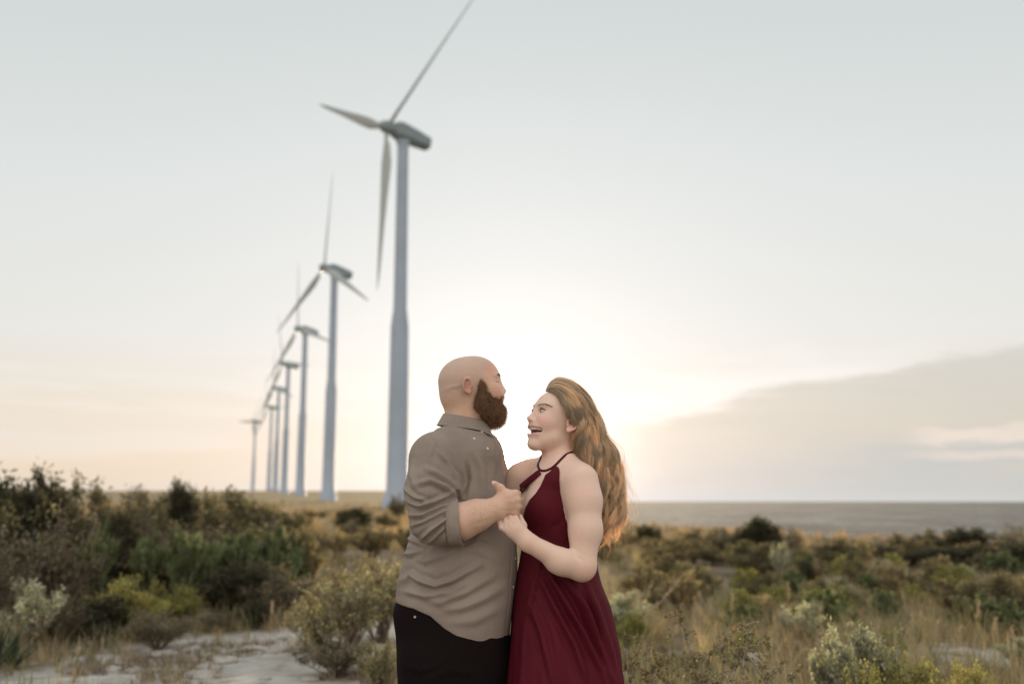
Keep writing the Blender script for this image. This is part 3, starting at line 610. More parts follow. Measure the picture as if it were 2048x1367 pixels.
# ------------------------------------------------------------------ sculpting tools: signed distance fields turned into meshes
def nrm(v): v = np.asarray(v, float); return v/np.linalg.norm(v)
class Field:
    def __init__(s, xs, ys, zs):
        s.xs, s.ys, s.zs = [np.asarray(a, np.float32) for a in (xs, ys, zs)]
        s.D = np.full((len(xs), len(ys), len(zs)), .08, np.float32)
    def block(s, lo, hi):
        r = []
        for a, l, h in zip((s.xs, s.ys, s.zs), lo, hi):
            i = max(np.searchsorted(a, l)-1, 0); j = min(np.searchsorted(a, h)+1, len(a)); r.append(slice(i, j))
        return tuple(r)
    def coords(s, b):
        return s.xs[b[0]][:, None, None], s.ys[b[1]][None, :, None], s.zs[b[2]][None, None, :]
    def put(s, lo, hi, fn, k=.01, op='add'):
        b = s.block(np.asarray(lo)-.03-k, np.asarray(hi)+.03+k)
        if any(q.stop <= q.start for q in b): return
        x, y, z = s.coords(b); d = fn(x, y, z); a = s.D[b]
        if op == 'sub': d = -d; h = np.maximum(k-np.abs(a-d), 0)/k; s.D[b] = np.maximum(a, d)+h*h*k*.25
        else: h = np.maximum(k-np.abs(a-d), 0)/k; s.D[b] = np.minimum(a, d)-h*h*k*.25
    def ell(s, c, r, M=None, k=.01, op='add'):
        c = np.asarray(c, float); r = np.asarray(r, float); M = np.eye(3) if M is None else M
        e = np.abs(M) @ r
        def fn(x, y, z):
            dx, dy, dz = x-c[0], y-c[1], z-c[2]
            l = [M[0, i]*dx+M[1, i]*dy+M[2, i]*dz for i in range(3)]
            k0 = np.sqrt(sum((l[i]/r[i])**2 for i in range(3)))+1e-6; k1 = np.sqrt(sum((l[i]/r[i]**2)**2 for i in range(3)))+1e-6
            return k0*(k0-1)/k1
        s.put(c-e, c+e, fn, k, op)
    def cap(s, a, b, ra, rb=None, k=.01, op='add', flat=None):
        """tapered capsule; flat = (axis, factor) squeezes it along a world axis direction"""
        a = np.asarray(a, float); b = np.asarray(b, float); rb = ra if rb is None else rb; ab = b-a; L = ab @ ab+1e-9; r = max(ra, rb)
        def fn(x, y, z):
            dx, dy, dz = x-a[0], y-a[1], z-a[2]
            t = np.clip((dx*ab[0]+dy*ab[1]+dz*ab[2])/L, 0, 1)
            ex, ey, ez = dx-t*ab[0], dy-t*ab[1], dz-t*ab[2]
            if flat is not None:
                n, f = flat; q = (ex*n[0]+ey*n[1]+ez*n[2])*(f-1); ex = ex+q*n[0]; ey = ey+q*n[1]; ez = ez+q*n[2]
            return np.sqrt(ex*ex+ey*ey+ez*ez)-(ra+(rb-ra)*t)
        s.put(np.minimum(a, b)-r, np.maximum(a, b)+r, fn, k, op)
    def chain(s, P, r, k=.01, op='add', flat=None):
        r = np.broadcast_to(r, (len(P),))
        for i in range(len(P)-1): s.cap(P[i], P[i+1], r[i], r[i+1], k, op, flat)
    def loft(s, rows, k=.02, off=0.0, p=2.3, op='add', zlo=None, zhi=None):
        """rows: (z, cx, cy, rx, ry)"""
        A = np.array(sorted(rows), float); zl = A[0, 0] if zlo is None else zlo; zh = A[-1, 0] if zhi is None else zhi
        def fn(x, y, z):
            zz = np.clip(z.ravel(), A[0, 0], A[-1, 0]); cx, cy, rx, ry = [smooth_interp(zz, A[:, 0], A[:, i])[None, None, :] for i in range(1, 5)]
            q = (np.abs((x-cx)/(rx+off))**p+np.abs((y-cy)/(ry+off))**p+1e-9)**(1/p)
            d = (q-1)*np.minimum(rx+off, ry+off)*.95
            return np.maximum(d, np.maximum(zl-z, z-zh))
        lo = [(A[:, 1]-A[:, 3]).min()-abs(off), (A[:, 2]-A[:, 4]).min()-abs(off), zl]; hi = [(A[:, 1]+A[:, 3]).max()+abs(off), (A[:, 2]+A[:, 4]).max()+abs(off), zh]
        s.put(lo, hi, fn, k, op)
    def clip(s, fn, k=.003):
        b = (slice(None),)*3; x, y, z = s.coords(b); d = fn(x, y, z); h = np.maximum(k-np.abs(s.D-d), 0)/k; s.D = (np.maximum(s.D, d)+h*h*k*.25).astype(np.float32)
    def mesh(s, smooth=1):
        D = s.D.copy(); D[0] = D[-1] = .05; D[:, 0] = D[:, -1] = .05; D[:, :, 0] = D[:, :, -1] = .05
        I = D < 0; nx, ny, nz = D.shape
        cnt = np.zeros((nx-1, ny-1, nz-1), np.int8); corners = [(i, j, k) for i in (0, 1) for j in (0, 1) for k in (0, 1)]
        for i, j, k in corners: cnt += I[i:nx-1+i, j:ny-1+j, k:nz-1+k]
        act = np.argwhere((cnt > 0) & (cnt < 8)); ids = np.full(cnt.shape, -1, np.int32); ids[tuple(act.T)] = np.arange(len(act))
        acc = np.zeros((len(act), 3)); num = np.zeros(len(act))
        for a in corners:
            for ax in range(3):
                if a[ax]: continue
                b = list(a); b[ax] = 1
                d0 = D[tuple((act+a).T)]; d1 = D[tuple((act+b).T)]; m_ = (d0 < 0) != (d1 < 0); t = np.where(m_, d0/np.where(m_, d0-d1, 1), 0)
                p = np.array(a, float)[None, :]+t[:, None]*(np.array(b)-np.array(a))[None, :]; acc[m_] += p[m_]; num[m_] += 1
        idx = act+acc/num[:, None]
        V = np.stack([np.interp(idx[:, i], np.arange(len(g)), g) for i, g in enumerate((s.xs, s.ys, s.zs))], -1)
        Q = []
        for ax in range(3):
            sl0 = [slice(None)]*3; sl1 = [slice(None)]*3; sl0[ax] = slice(0, -1); sl1[ax] = slice(1, None)
            e = np.argwhere(I[tuple(sl0)] != I[tuple(sl1)]); u, v = [q for q in range(3) if q != ax]
            e = e[(e[:, u] > 0) & (e[:, v] > 0) & (e[:, u] < cnt.shape[u]) & (e[:, v] < cnt.shape[v])]
            def cid(du, dv):
                q = e.copy(); q[:, u] -= du; q[:, v] -= dv; return ids[tuple(q.T)]
            quad = np.stack([cid(0, 0), cid(1, 0), cid(1, 1), cid(0, 1)], -1)
            ins = I[tuple(e.T)]; flip = ins if ax != 1 else ~ins
            quad[flip] = quad[flip][:, ::-1]
            Q.append(quad)
        Q = np.concatenate(Q); Q = Q[(Q >= 0).all(1)][:, ::-1]
        for _ in range(smooth): V = laplace(V, Q, .5)
        return V, Q
def smooth_interp(x, xp, fp):
    """monotone-ish cubic through the control rows"""
    m_ = np.gradient(fp, xp); i = np.clip(np.searchsorted(xp, x)-1, 0, len(xp)-2); h = xp[i+1]-xp[i]; t = (x-xp[i])/h
    return ((2*t**3-3*t**2+1)*fp[i]+(t**3-2*t**2+t)*h*m_[i]+(-2*t**3+3*t**2)*fp[i+1]+(t**3-t**2)*h*m_[i+1]).astype(np.float32)
def laplace(V, Q, f):
    S_ = np.zeros_like(V); n = np.zeros(len(V))
    for a, b in ((0, 1), (1, 2), (2, 3), (3, 0)):
        for p, q in ((a, b), (b, a)):
            for c in range(3): S_[:, c] += np.bincount(Q[:, p], V[Q[:, q], c], len(V))
            n += np.bincount(Q[:, p], minlength=len(V))
    return V*(1-f)+f*S_/np.maximum(n, 1)[:, None]
def normals(V, Q):
    n = np.cross(V[Q[:, 2]]-V[Q[:, 0]], V[Q[:, 3]]-V[Q[:, 1]]); N = np.zeros_like(V)
    for k in range(4):
        for c in range(3): N[:, c] += np.bincount(Q[:, k], n[:, c], len(V))
    return N/(np.linalg.norm(N, axis=1)[:, None]+1e-12)
def seg_dist(px, py, P):
    """distance in the picture plane to a polyline, and the side and run along it"""
    best = np.full(px.shape, 1e9); sd = np.zeros(px.shape); run = np.zeros(px.shape); P = np.asarray(P, float); n = len(P)-1
    for i in range(n):
        a, b = P[i], P[i+1]; ab = b-a; L = ab @ ab
        t = np.clip(((px-a[0])*ab[0]+(py-a[1])*ab[1])/L, 0, 1); ex = px-a[0]-t*ab[0]; ey = py-a[1]-t*ab[1]; d = np.hypot(ex, ey)
        m_ = d < best; best[m_] = d[m_]; sd[m_] = np.sign(ab[0]*ey-ab[1]*ex)[m_]; run[m_] = ((i+t)/n)[m_]
    return best, sd, run
def sculpt(V, Q, strokes, gain=1.0, wk=1.0):
    """strokes: (polyline, width px, amplitude mm[, 'fold'|'seam'|'step']) worked into the side of the body that faces the path"""
    N = normals(V, Q); px, py = proj(V); disp = np.zeros(len(V)); near = np.clip(-N[:, 1]*2.0+.25, 0, 1)
    for st in strokes:
        P, w, a = st[:3]; w = w*wk; kind = st[3] if len(st) > 3 else 'fold'; pad = w*3
        P = np.asarray(P, float); sel = (px > P[:, 0].min()-pad) & (px < P[:, 0].max()+pad) & (py > P[:, 1].min()-pad) & (py < P[:, 1].max()+pad)
        if len(st) > 4: sel &= st[4](V)
        if not sel.any(): continue
        d, sd, run = seg_dist(px[sel], py[sel], P); fade = np.sin(np.pi*np.clip(run, .03, .97))**.6; a = a*gain/1000
        if kind == 'fold': v = a*fade*(np.exp(-(d/w)**2)-.55*np.exp(-((d-1.7*w)/(w*1.1))**2))
        elif kind == 'soft': v = a*fade*np.exp(-(d/w)**2)
        elif kind == 'seam': v = a*np.exp(-(d/w)**2)
        else: v = a*fade*np.where(sd > 0, 1, 0)*np.exp(-(d/(w*4))**1.5)
        disp[sel] += v
    return V+N*(disp*near)[:, None]
def poly_sdf(x, z, P):
    P = np.asarray(P, float); d = np.full(np.broadcast(x, z).shape, 1e9); ins = np.zeros(d.shape, bool); n = len(P)
    for i in range(n):
        a, b = P[i], P[(i+1) % n]; ab = b-a; t = np.clip(((x-a[0])*ab[0]+(z-a[1])*ab[1])/(ab @ ab+1e-12), 0, 1)
        d = np.minimum(d, np.hypot(x-a[0]-t*ab[0], z-a[1]-t*ab[1]))
        c = ((a[1] > z) != (b[1] > z)) & (x < (b[0]-a[0])*(z-a[1])/(b[1]-a[1]+1e-12)+a[0]); ins ^= c
    return np.where(ins, -d, d)
YB = 3.5
def P3(px, py, dy=0.0): return at(px, py, YB+dy)
def zgrid(lo, mid, hi, fine, coarse):
    return np.concatenate([np.arange(lo, mid, coarse), np.arange(mid, hi, fine)])
def vn3(V, s, seed):
    return (vnoise(V[:, 0]*s+V[:, 1]*s*.7+11, V[:, 2]*s+V[:, 1]*s*.5+31, seed)-.5)*2

# skin, cloth and hair materials
M_skin_m = material('skin_tanned', (.76, .52, .40), .5, .35, tint=True, noise=[(380, (.66, .44, .34), .5, .8), (60, (.71, .46, .34), .45, .85), (14, (.78, .54, .42), .5, .75)], bump=[(420, .12, .002), (90, .08, .003)], sss=.25)
M_skin_w = material('skin_fair', (.87, .65, .55), .5, .3, tint=True, noise=[(40, (.85, .62, .51), .5, .85), (11, (.87, .61, .51), .5, .8), (130, (.72, .46, .35), .70, .78)], bump=[(420, .08, .002)], sss=.25)
M_shirt = material('chambray_cloth', (.35, .295, .26), .9, .12, tint=True, noise=[(900, (.25, .205, .18), .42, .60), (5, (.385, .33, .295), .4, .7), (520, (.44, .385, .35), .55, .75)], bump=[(900, .3, .001), (30, .15, .012)], sheen=.06, transl=.06)
M_jeans = material('black_denim', (.010, .0065, .0075), .9, .08, noise=[(500, (.016, .011, .012), .45, .65)], bump=[(600, .3, .001), (20, .2, .01)])
M_dress = material('burgundy_crepe', (.110, .008, .019), .7, .2, noise=[(6, (.09, .006, .015), .4, .7), (500, (.14, .011, .024), .5, .7)], bump=[(700, .15, .001)], transl=.06, tcol=(1.6, .8, .5))
M_hair = material('blonde_hair', (.95, .80, .61), .36, .5, tint=True, transl=.40, tcol=(1.0, 1.0, .92))
M_hairbase = material('hair_underlayer', (.70, .52, .35), .7, .2, noise=[(30, (.60, .42, .27), .4, .6)])
M_beard = material('beard_hair', (.32, .20, .12), .55, .3, tint=True, transl=.25, tcol=(1.5, 1.0, .6))
M_brow = material('eyebrow_hair', (.16, .09, .05), .6, .3)
M_button = material('button_pearl', (.78, .78, .76), .25, .5)
M_thread = material('seam_thread', (.20, .165, .145), .9, .1)
M_brass = material('rivet_metal', (.55, .42, .30), .35, .5, metal=.8)
M_brow2 = material('eyebrow_light', (.50, .34, .24), .6, .3)
M_eye = material('eye_white', (.72, .68, .64), .12, .5)
M_iris = material('iris', (.16, .19, .15), .15, .5)
M_teeth = material('tooth_enamel', (.95, .93, .88), .25, .5)
M_mouth = material('mouth_lining', (.72, .34, .30), .4, .4)
M_leather = material('boot_leather', (.07, .04, .025), .5, .35)
M_nail = material('fingernail', (.80, .60, .54), .25, .5)

def frame(yaw_vec, pitch):
    """columns: forward, left, up"""
    f0 = nrm(yaw_vec); up = np.array([0, 0, 1.]); f = f0*math.cos(pitch)+up*math.sin(pitch); u = -f0*math.sin(pitch)+up*math.cos(pitch); l = np.cross(u, f)
    return np.stack([f, l, u], 1)
def head(F, O, M, male, side):
    """side: +1 or -1, which ear (along 'left') faces the path"""
    L = lambda *p: O+M @ np.array(p, float)
    if male:
        F.ell(L(-.014, 0, .008), (.100, .080, .086), M, .01); F.ell(L(.030, 0, .008), (.074, .070, .080), M, .03)
        F.ell(L(.046, 0, -.045), (.060, .062, .062), M, .03); F.ell(L(.045, 0, -.082), (.055, .055, .036), M, .03)
        F.ell(L(-.055, 0, -.045), (.052, .060, .045), M, .03)
        for s in (-1, 1):
            F.ell(L(.066, s*.036, -.030), (.031, .026, .028), M, .02); F.cap(L(.0905, s*.012, .019), L(.083, s*.044, .018), .0120, .0105, .010)
            F.ell(L(.110, s*.036, -.002), (.016, .019, .013), M, .014, 'sub'); F.ell(L(.0835, s*.034, -.003), (.0145, .0145, .0145), M, .004)
            F.ell(L(.106, s*.014, -.040), (.012, .009, .009), M, .008)
        F.cap(L(.092, 0, .010), L(.112, 0, -.029), .0080, .0105, .012); F.ell(L(.1115, 0, -.034), (.0125, .0115, .009), M, .007)
        F.ell(L(.098, 0, -.052), (.014, .030, .012), M, .012); F.ell(L(.103, 0, -.055), (.011, .024, .0055), M, .006); F.ell(L(.100, 0, -.070), (.011, .022, .007), M, .007)
        F.ell(L(.088, 0, -.100), (.024, .028, .020), M, .02)
        er, ec, eh = .081, (-.018, -.020), .031
    else:
        F.ell(L(-.014, 0, .012), (.094, .074, .080), M, .01); F.ell(L(.028, 0, .010), (.066, .064, .074), M, .03)
        F.ell(L(.040, 0, -.045), (.055, .056, .060), M, .03); F.ell(L(.040, 0, -.088), (.042, .042, .034), M, .03)
        for s in (-1, 1):
            F.ell(L(.060, s*.034, -.036), (.030, .025, .027), M, .02); F.cap(L(.086, s*.012, .020), L(.076, s*.042, .020), .008, .007, .014)
            F.ell(L(.104, s*.033, .000), (.017, .019, .012), M, .014, 'sub'); F.ell(L(.0775, s*.031, -.001), (.014, .0145, .0125), M, .004)
            F.ell(L(.100, s*.0115, -.036), (.010, .0068, .0068), M, .006)
        F.cap(L(.086, 0, .012), L(.109, 0, -.028), .0055, .0075, .012); F.ell(L(.1085, 0, -.032), (.0105, .0090, .0078), M, .007)
        F.ell(L(.086, 0, -.058), (.016, .032, .017), M, .016)
        # open laughing mouth, with lips round it
        F.ell(L(.082, 0, -.073), (.019, .038, .025), M, .014)
        F.chain([L(.064, .045, -.063), L(.083, .030, -.0560), L(.0975, 0, -.0515), L(.083, -.030, -.0560), L(.064, -.045, -.063)], [.0024, .0036, .0040, .0036, .0024], .004)
        F.chain([L(.064, .044, -.067), L(.076, .032, -.081), L(.0905, 0, -.0915), L(.076, -.032, -.081), L(.064, -.044, -.067)], [.0024, .0040, .0052, .0040, .0024], .005)
        F.ell(L(.075, 0, -.115), (.022, .021, .016), M, .018); F.cap(L(.028, .041, -.080), L(.066, .016, -.114), .018, .012, .024); F.cap(L(.028, -.041, -.080), L(.066, -.016, -.114), .018, .012, .024)
        
        mc = L(.078, 0, -.063); mr_ = np.array([.036, .0440, .0235])
        def mouth(x, y, z):
            l = [M[0, i]*(x-mc[0])+M[1, i]*(y-mc[1])+M[2, i]*(z-mc[2]) for i in range(3)]
            k0 = np.sqrt(sum((l[i]/mr_[i])**2 for i in range(3)))+1e-6; k1 = np.sqrt(sum((l[i]/mr_[i]**2)**2 for i in range(3)))+1e-6
            return np.maximum(k0*(k0-1)/k1, l[2]-.0055+np.abs(l[1])*.10)
        F.put(mc-.06, mc+.06, mouth, .003, 'sub')
        er, ec, eh = .084, (-.010, -.028), .027
    for s in (-1, 1):
        c = L(ec[0], s*(er-.004), ec[1])
        a = s*R(16); Ry = M @ np.array([[math.cos(a), -math.sin(a), 0], [math.sin(a), math.cos(a), 0], [0, 0, 1]]).T
        Ls = lambda f, l, u: c+Ry @ np.array([f, s*l, u])
        F.ell(Ls(.001, .002, -.002), (.013, .0045, .022), Ry, .006)
        rim = []
        for q in np.linspace(-.9, 4.0, 12):
            rim.append(Ls(-math.cos(q)*.0-math.cos(math.pi/2+q*.0)*0+.016*math.cos(q+.25)*.95-.003, .008, .004+eh*.82*math.sin(q+.25)*.95))
        rim = [Ls(.0155*math.cos(t)-.002, .0085-.003*math.cos(t), eh*.80*math.sin(t)+.004) for t in np.linspace(R(-10), R(235), 13)]
        F.chain(rim, .0036, .004); F.ell(Ls(.005, .005, -.019), (.008, .0045, .009), Ry, .006)
        F.cap(rim[-1], Ls(.004, .006, -.021), .0036, .005, .004)
        F.ell(Ls(.003, .010, .000), (.0075, .006, .0115), Ry, .003, 'sub')
        F.cap(Ls(-.006, .0065, -.010), Ls(-.004, .0085, .012), .0026, .0022, .003)
        F.ell(Ls(.0115, .007, -.004), (.003, .0035, .005), Ry, .003)
def nail(name, c, n, d, parent, w=.0055, l=.0065):
    n = nrm(n); d = nrm(d-np.dot(d, n)*n); b = np.cross(n, d); V = []; 
    for i in range(6):
        for j in range(5):
            u = (i/5-.5)*2; v = (j/4-.5)*2; V.append(c+d*l*u*(1-.12*v*v)+b*w*v*(1-.25*max(u, 0)**2)-n*(.25*w*v*v)+n*.0006)
    F = [(i*5+j, i*5+j+1, (i+1)*5+j+1, (i+1)*5+j) for i in range(5) for j in range(4)]
    return link(name, mesh_np(name, V, np.array(F)), M_nail, parent)
def disc(name, c, n, r, t, mat, parent):
    n = nrm(n); a = nrm(np.cross(n, [0, 0, 1.01])); b = np.cross(n, a); V = []
    for rr, h in ((r*.98, 0), (r, t*.5), (r*.9, t), (r*.7, t*.75), (.0001, t*.75)):
        for k in range(14): q = 2*math.pi*k/14; V.append(c+n*h+a*rr*math.cos(q)+b*rr*math.sin(q))
    F = [(i*14+j, i*14+(j+1) % 14, (i+1)*14+(j+1) % 14, (i+1)*14+j) for i in range(4) for j in range(14)]
    return link(name, mesh_np(name, V, np.array(F)), mat, parent)
def on_surface(V, N, px, py, lift=0.0):
    """the vertex nearest to the path that shows at (px, py)"""
    qx, qy = proj(V); d = (qx-px)**2+(qy-py)**2+np.where(N[:, 1] > -.05, 1e6, 0)+(V[:, 1]-V[:, 1].min())*60
    i = int(np.argmin(d)); return V[i]+N[i]*lift, N[i]

# ================================================================== the man
man = empty('person', (P3(915, 900)[0], YB, 0)); man_inv = Matrix.Translation(-Vector(man.location))
tag(man, 'bald bearded person in a rolled-sleeve grey shirt and black jeans, holding the other\'s hand', 'person')
def plink(name, V, F, mat, parent, root, tint=None):
    V = np.asarray(V)-np.array(root.location); me = mesh_np(name, V, F)
    if tint is not None: set_col(me, tint)
    return link(name, me, mat, parent)
MO = P3(941, 766, -.01); MM = frame((math.cos(R(6)), math.sin(R(6)), 0), R(3))
m_rows = []
for py, l, r, ry in ((872, 872, 975, .085), (890, 845, 992, .13), (930, 830, 1002, .165), (975, 826, 1012, .165), (1030, 826, 1022, .172), (1075, 818, 1032, .185), (1120, 806, 1036, .195), (1165, 796, 1034, .198), (1213, 792, 1028, .192), (1275, 796, 1018, .18)):
    a = P3(l, py); b = P3(r, py); m_rows.append((a[2], (a[0]+b[0])/2, YB+.0, (b[0]-a[0])/2, ry))
mSh = P3(868, 918, -.185); mEl = P3(866, 1040, -.24); mWr = P3(990, 1018, -.235); mSh2 = P3(962, 905, .17)
def man_body():
    F = Field(np.arange(P3(770, 0)[0]-.02, P3(1075, 0)[0]+.06, .0036), np.arange(YB-.34, YB+.34, .0038), zgrid(0, 1.08, MO[2]+.12, .0030, .014))
    head(F, MO, MM, True, -1)
    F.cap(P3(929, 802, .0), P3(929, 868, .0), .066, .074, .03); F.ell(P3(904, 800, .0), (.026, .05, .02), None, .02)
    F.loft([(z, cx, cy, rx-.022, ry-.02) for z, cx, cy, rx, ry in m_rows], .03)
    F.cap(P3(905, 880, -.05), mSh, .05, .066, .04); F.cap(P3(935, 880, .05), mSh2, .05, .066, .04)
    # near (right) arm
    F.cap(mSh, mEl, .062, .048, .02); F.cap(mEl, P3(925, 1041, -.24), .047, .056, .02); F.cap(P3(925, 1041, -.24), P3(955, 1030, -.238), .056, .049, .02); F.cap(P3(955, 1029, -.238), mWr, .049, .0335, .02)
    # far (left) arm, round the other's back
    e2 = P3(1000, 1010, .30); F.cap(mSh2, e2, .06, .045, .02); w2 = P3(1110, 1060, .22); F.cap(e2, w2, .045, .03, .02)
    h2 = P3(1150, 1062, .19); F.cap(w2, h2, .03, .036, .02, flat=((0, 1, 0), 1.8))
    for q in range(4): F.chain([P3(1146, 1045+q*11, .185), P3(1166, 1043+q*12, .175), P3(1182, 1045+q*12, .155)], [.0105, .0095, .0085], .004)
    F.chain([P3(1120, 1050, .20), P3(1138, 1030, .185), P3(1152, 1020, .175)], [.013, .011, .009], .006)
    # near hand: palm, knuckles, fingers curled away round the other hand, thumb up
    yy = -.228
    F.cap(mWr, P3(1012, 1003, yy), .034, .034, .02, flat=((.2, .96, .1), 1.35))
    for i, (ky, kx) in enumerate(((986, 1031), (999, 1034), (1012, 1034), (1024, 1029))):
        k0 = P3(kx, ky, yy-.008+.004*abs(i-1)); w0 = P3(1000, 1004+(ky-1004)*.45, yy)
        F.cap(w0, k0, .0165, .0125, .012)
        k1 = P3(kx+5, ky+1, yy+.030); k2 = P3(kx-9, ky+2, yy+.050); k3 = P3(kx-23, ky+1, yy+.040)
        F.chain([k0, k1], [.0122, .0112], .004); F.chain([k1, k2, k3], [.0108, .0098, .0085], .003)
    F.chain([P3(1003, 1003, yy+.006), P3(1006, 988, yy+.006), P3(1001, 976, yy+.0), P3(990, 967, yy-.008)], [.021, .0165, .0128, .0100], .010)
    F.ell(P3(1014, 992, yy+.004), (.022, .018, .020), None, .015)
    # legs
    for s, hx, hy in ((-1, 882, -.09), (1, 945, .08)):
        hp = P3(hx, 1280, hy*.8); kn = np.array([hp[0]+.0*s, YB+hy*1.1, .50]); an = np.array([hp[0]+.0*s, YB+hy*1.15, .09])
        F.cap(hp, kn, .085, .065, .03); F.cap(kn, an, .062, .042, .03); F.cap(an+[0, 0, -.04], an+[.16, 0, -.05], .040, .032, .02)
    V, Q = F.mesh(1)
    V = sculpt(V, Q, [([(886, 790), (905, 780), (930, 774)], 3.8, -1.0, 'soft'), ([(890, 800), (897, 790), (908, 786)], 3.4, -1.3, 'soft'), ([(884, 781), (905, 773), (925, 769)], 4, 2.0, 'soft'),
                      ([(984, 762), (991, 764), (996, 763)], 1.6, -1.8, 'soft'), ([(938, 1050), (965, 1043), (985, 1033)], 4, -1.2, 'soft'),
                      ([(1000, 1020), (1030, 1022)], 2, -1.5, 'soft'), ([(1012, 992), (1030, 988)], 3, 1.2, 'soft'), ([(1012, 1003), (1032, 1003)], 3, 1.0, 'soft')])
    N = normals(V, Q); loc = (V-MO) @ MM; col = np.ones((len(V), 3))
    hd = V[:, 2] > MO[2]-.16
    sc = hd*sstep(loc[:, 0]*-.9+loc[:, 2]*.8+.035, 0, .035)*sstep(loc[:, 2], -.075, -.03)     # shaved scalp is greyer
    col *= 1-sc[:, None]*np.array([.16, .10, .04])
    red = hd*np.exp(-(((loc[:, 0]-.07)/.035)**2+((loc[:, 2]-.045)/.03)**2)); col *= 1-red[:, None]*np.array([0, .16, .16])
    red = hd*np.exp(-(((loc[:, 0]-.08)/.025)**2+((loc[:, 2]+.03)/.02)**2)); col *= 1-red[:, None]*np.array([0, .12, .14])
    ear = hd*sstep(np.abs(loc[:, 1]), .074, .084)*np.exp(-(((loc[:, 2]+.018)/.026)**4+((loc[:, 0]+.018)/.020)**4)); col *= 1-ear[:, None]*np.array([0, .30, .30])
    lip = hd*np.exp(-(((loc[:, 0]-.110)/.012)**2+((loc[:, 2]+.061)/.009)**2)); col *= 1-lip[:, None]*np.array([.12, .45, .40])
    lid = hd*np.exp(-(((loc[:, 2]+.004)/.0022)**2))*(loc[:, 0] > .080)*(np.abs(np.abs(loc[:, 1])-.036) < .016); col *= 1-lid[:, None]*np.array([.55, .6, .6])
    return V, Q, N, col
mbV, mbQ, mbN, mbC = man_body()
plink('body', mbV, mbQ, M_skin_m, man, man, mbC)
nail('thumbnail', P3(987, 964, -.246)-np.array(man.location), np.array([-.25, -.9, .35]), P3(984, 962, -.24)-P3(995, 971, -.24), man, .0055, .006)
def hairs_on(V, N, mask, n, length, rdir, r0, seed, curl=.3, root=None, steps=5, tipr=.25):
    g = np.random.default_rng(seed); idx = np.flatnonzero(mask); idx = g.choice(idx, n); b = V[idx]+g.normal(0, .0012, (n, 3)); d = N[idx]+rdir+g.normal(0, curl, (n, 3)); d /= np.linalg.norm(d, axis=1)[:, None]
    L = length*g.uniform(.5, 1.25, n); t = np.linspace(0, 1, steps)
    side = np.cross(d, g.normal(0, 1, (n, 3))); P = b[:, None, :]-N[idx][:, None, :]*.002+d[:, None, :]*(L[:, None]*t[None, :])[..., None]+side[:, None, :]*(np.sin(t*3.0)[None, :]*L[:, None]*.18)[..., None]
    P[..., 2] -= (t**2)[None, :]*L[:, None]*.25
    return P, g
def man_beard():
    L = lambda *p: MO+MM @ np.array(p, float)
    lo = MO-.16; hi = MO+.16
    F = Field(np.arange(lo[0], hi[0]+.03, .003), np.arange(lo[1], hi[1], .003), np.arange(lo[2]-.05, MO[2]+.03, .003))
    for s in (-1, 1):
        F.chain([L(.030, s*.073, .004), L(.034, s*.071, -.018), L(.036, s*.066, -.050), L(.030, s*.060, -.078)], [.0060, .0105, .017, .020], .012)
        F.chain([L(.032, s*.058, -.078), L(.060, s*.046, -.098), L(.078, s*.020, -.110)], [.022, .024, .024], .02)
        F.chain([L(.052, s*.058, -.055), L(.074, s*.042, -.074), L(.088, s*.020, -.090)], [.012, .015, .016], .015)
        F.chain([L(.1025, s*.006, -.049), L(.098, s*.022, -.058), L(.086, s*.034, -.074)], [.0060, .0075, .010], .008)
    F.ell(L(.082, 0, -.116), (.030, .040, .036), MM, .02); F.ell(L(.068, 0, -.128), (.036, .038, .027), MM, .02); F.ell(L(.098, 0, -.106), (.016, .026, .020), MM, .02)
    F.ell(L(.094, 0, -.083), (.011, .018, .010), MM, .008)
    V, Q = F.mesh(2); N = normals(V, Q); V = V+N*(vn3(V, 90, 4)*.0016)[:, None]
    return V, Q, N
bV, bQ, bN = man_beard()
bd = empty('beard', (0, 0, 0)); bpy.data.objects.remove(bd)
beard = plink('beard', bV, bQ, M_beard, man, man, np.full((len(bV), 3), .55))
dn = MM @ np.array([.25, 0, -.85])
Pb, g = hairs_on(bV, bN, np.ones(len(bV), bool), 9000, .012, dn, 0, 3)
Pb = Pb-np.array(man.location); bs = strands_mesh('beard_strands', Pb, np.full(9000, .00055), np.full(9000, .0002)); set_col(bs, np.repeat(g.uniform(.45, 1.5, 9000), 15)[:, None]*np.array([1, .92, .85])); link('beard_strands', bs, M_beard, beard); bs_o = beard.children[0]; bs_o['kind'] = 'stuff'
dm = np.full(len(mbV), 9.); near_ = np.flatnonzero((np.abs(mbV-MO) < .17).all(1)); sub_ = bV[::4]
for c0 in range(0, len(near_), 3000): ii = near_[c0:c0+3000]; dm[ii] = np.sqrt(((mbV[ii][:, None, :]-sub_[None])**2).sum(2).min(1))
Pe, g = hairs_on(mbV, mbN, (dm < .011), 1700, .006, dn*.8, 0, 44, .35, steps=4)
me_ = strands_mesh('stubble', Pe-np.array(man.location), np.full(1700, .0003), np.full(1700, .00012)); set_col(me_, np.ones((len(me_.vertices), 3))); so = link('stubble', me_, M_beard, man); so['kind'] = 'stuff'
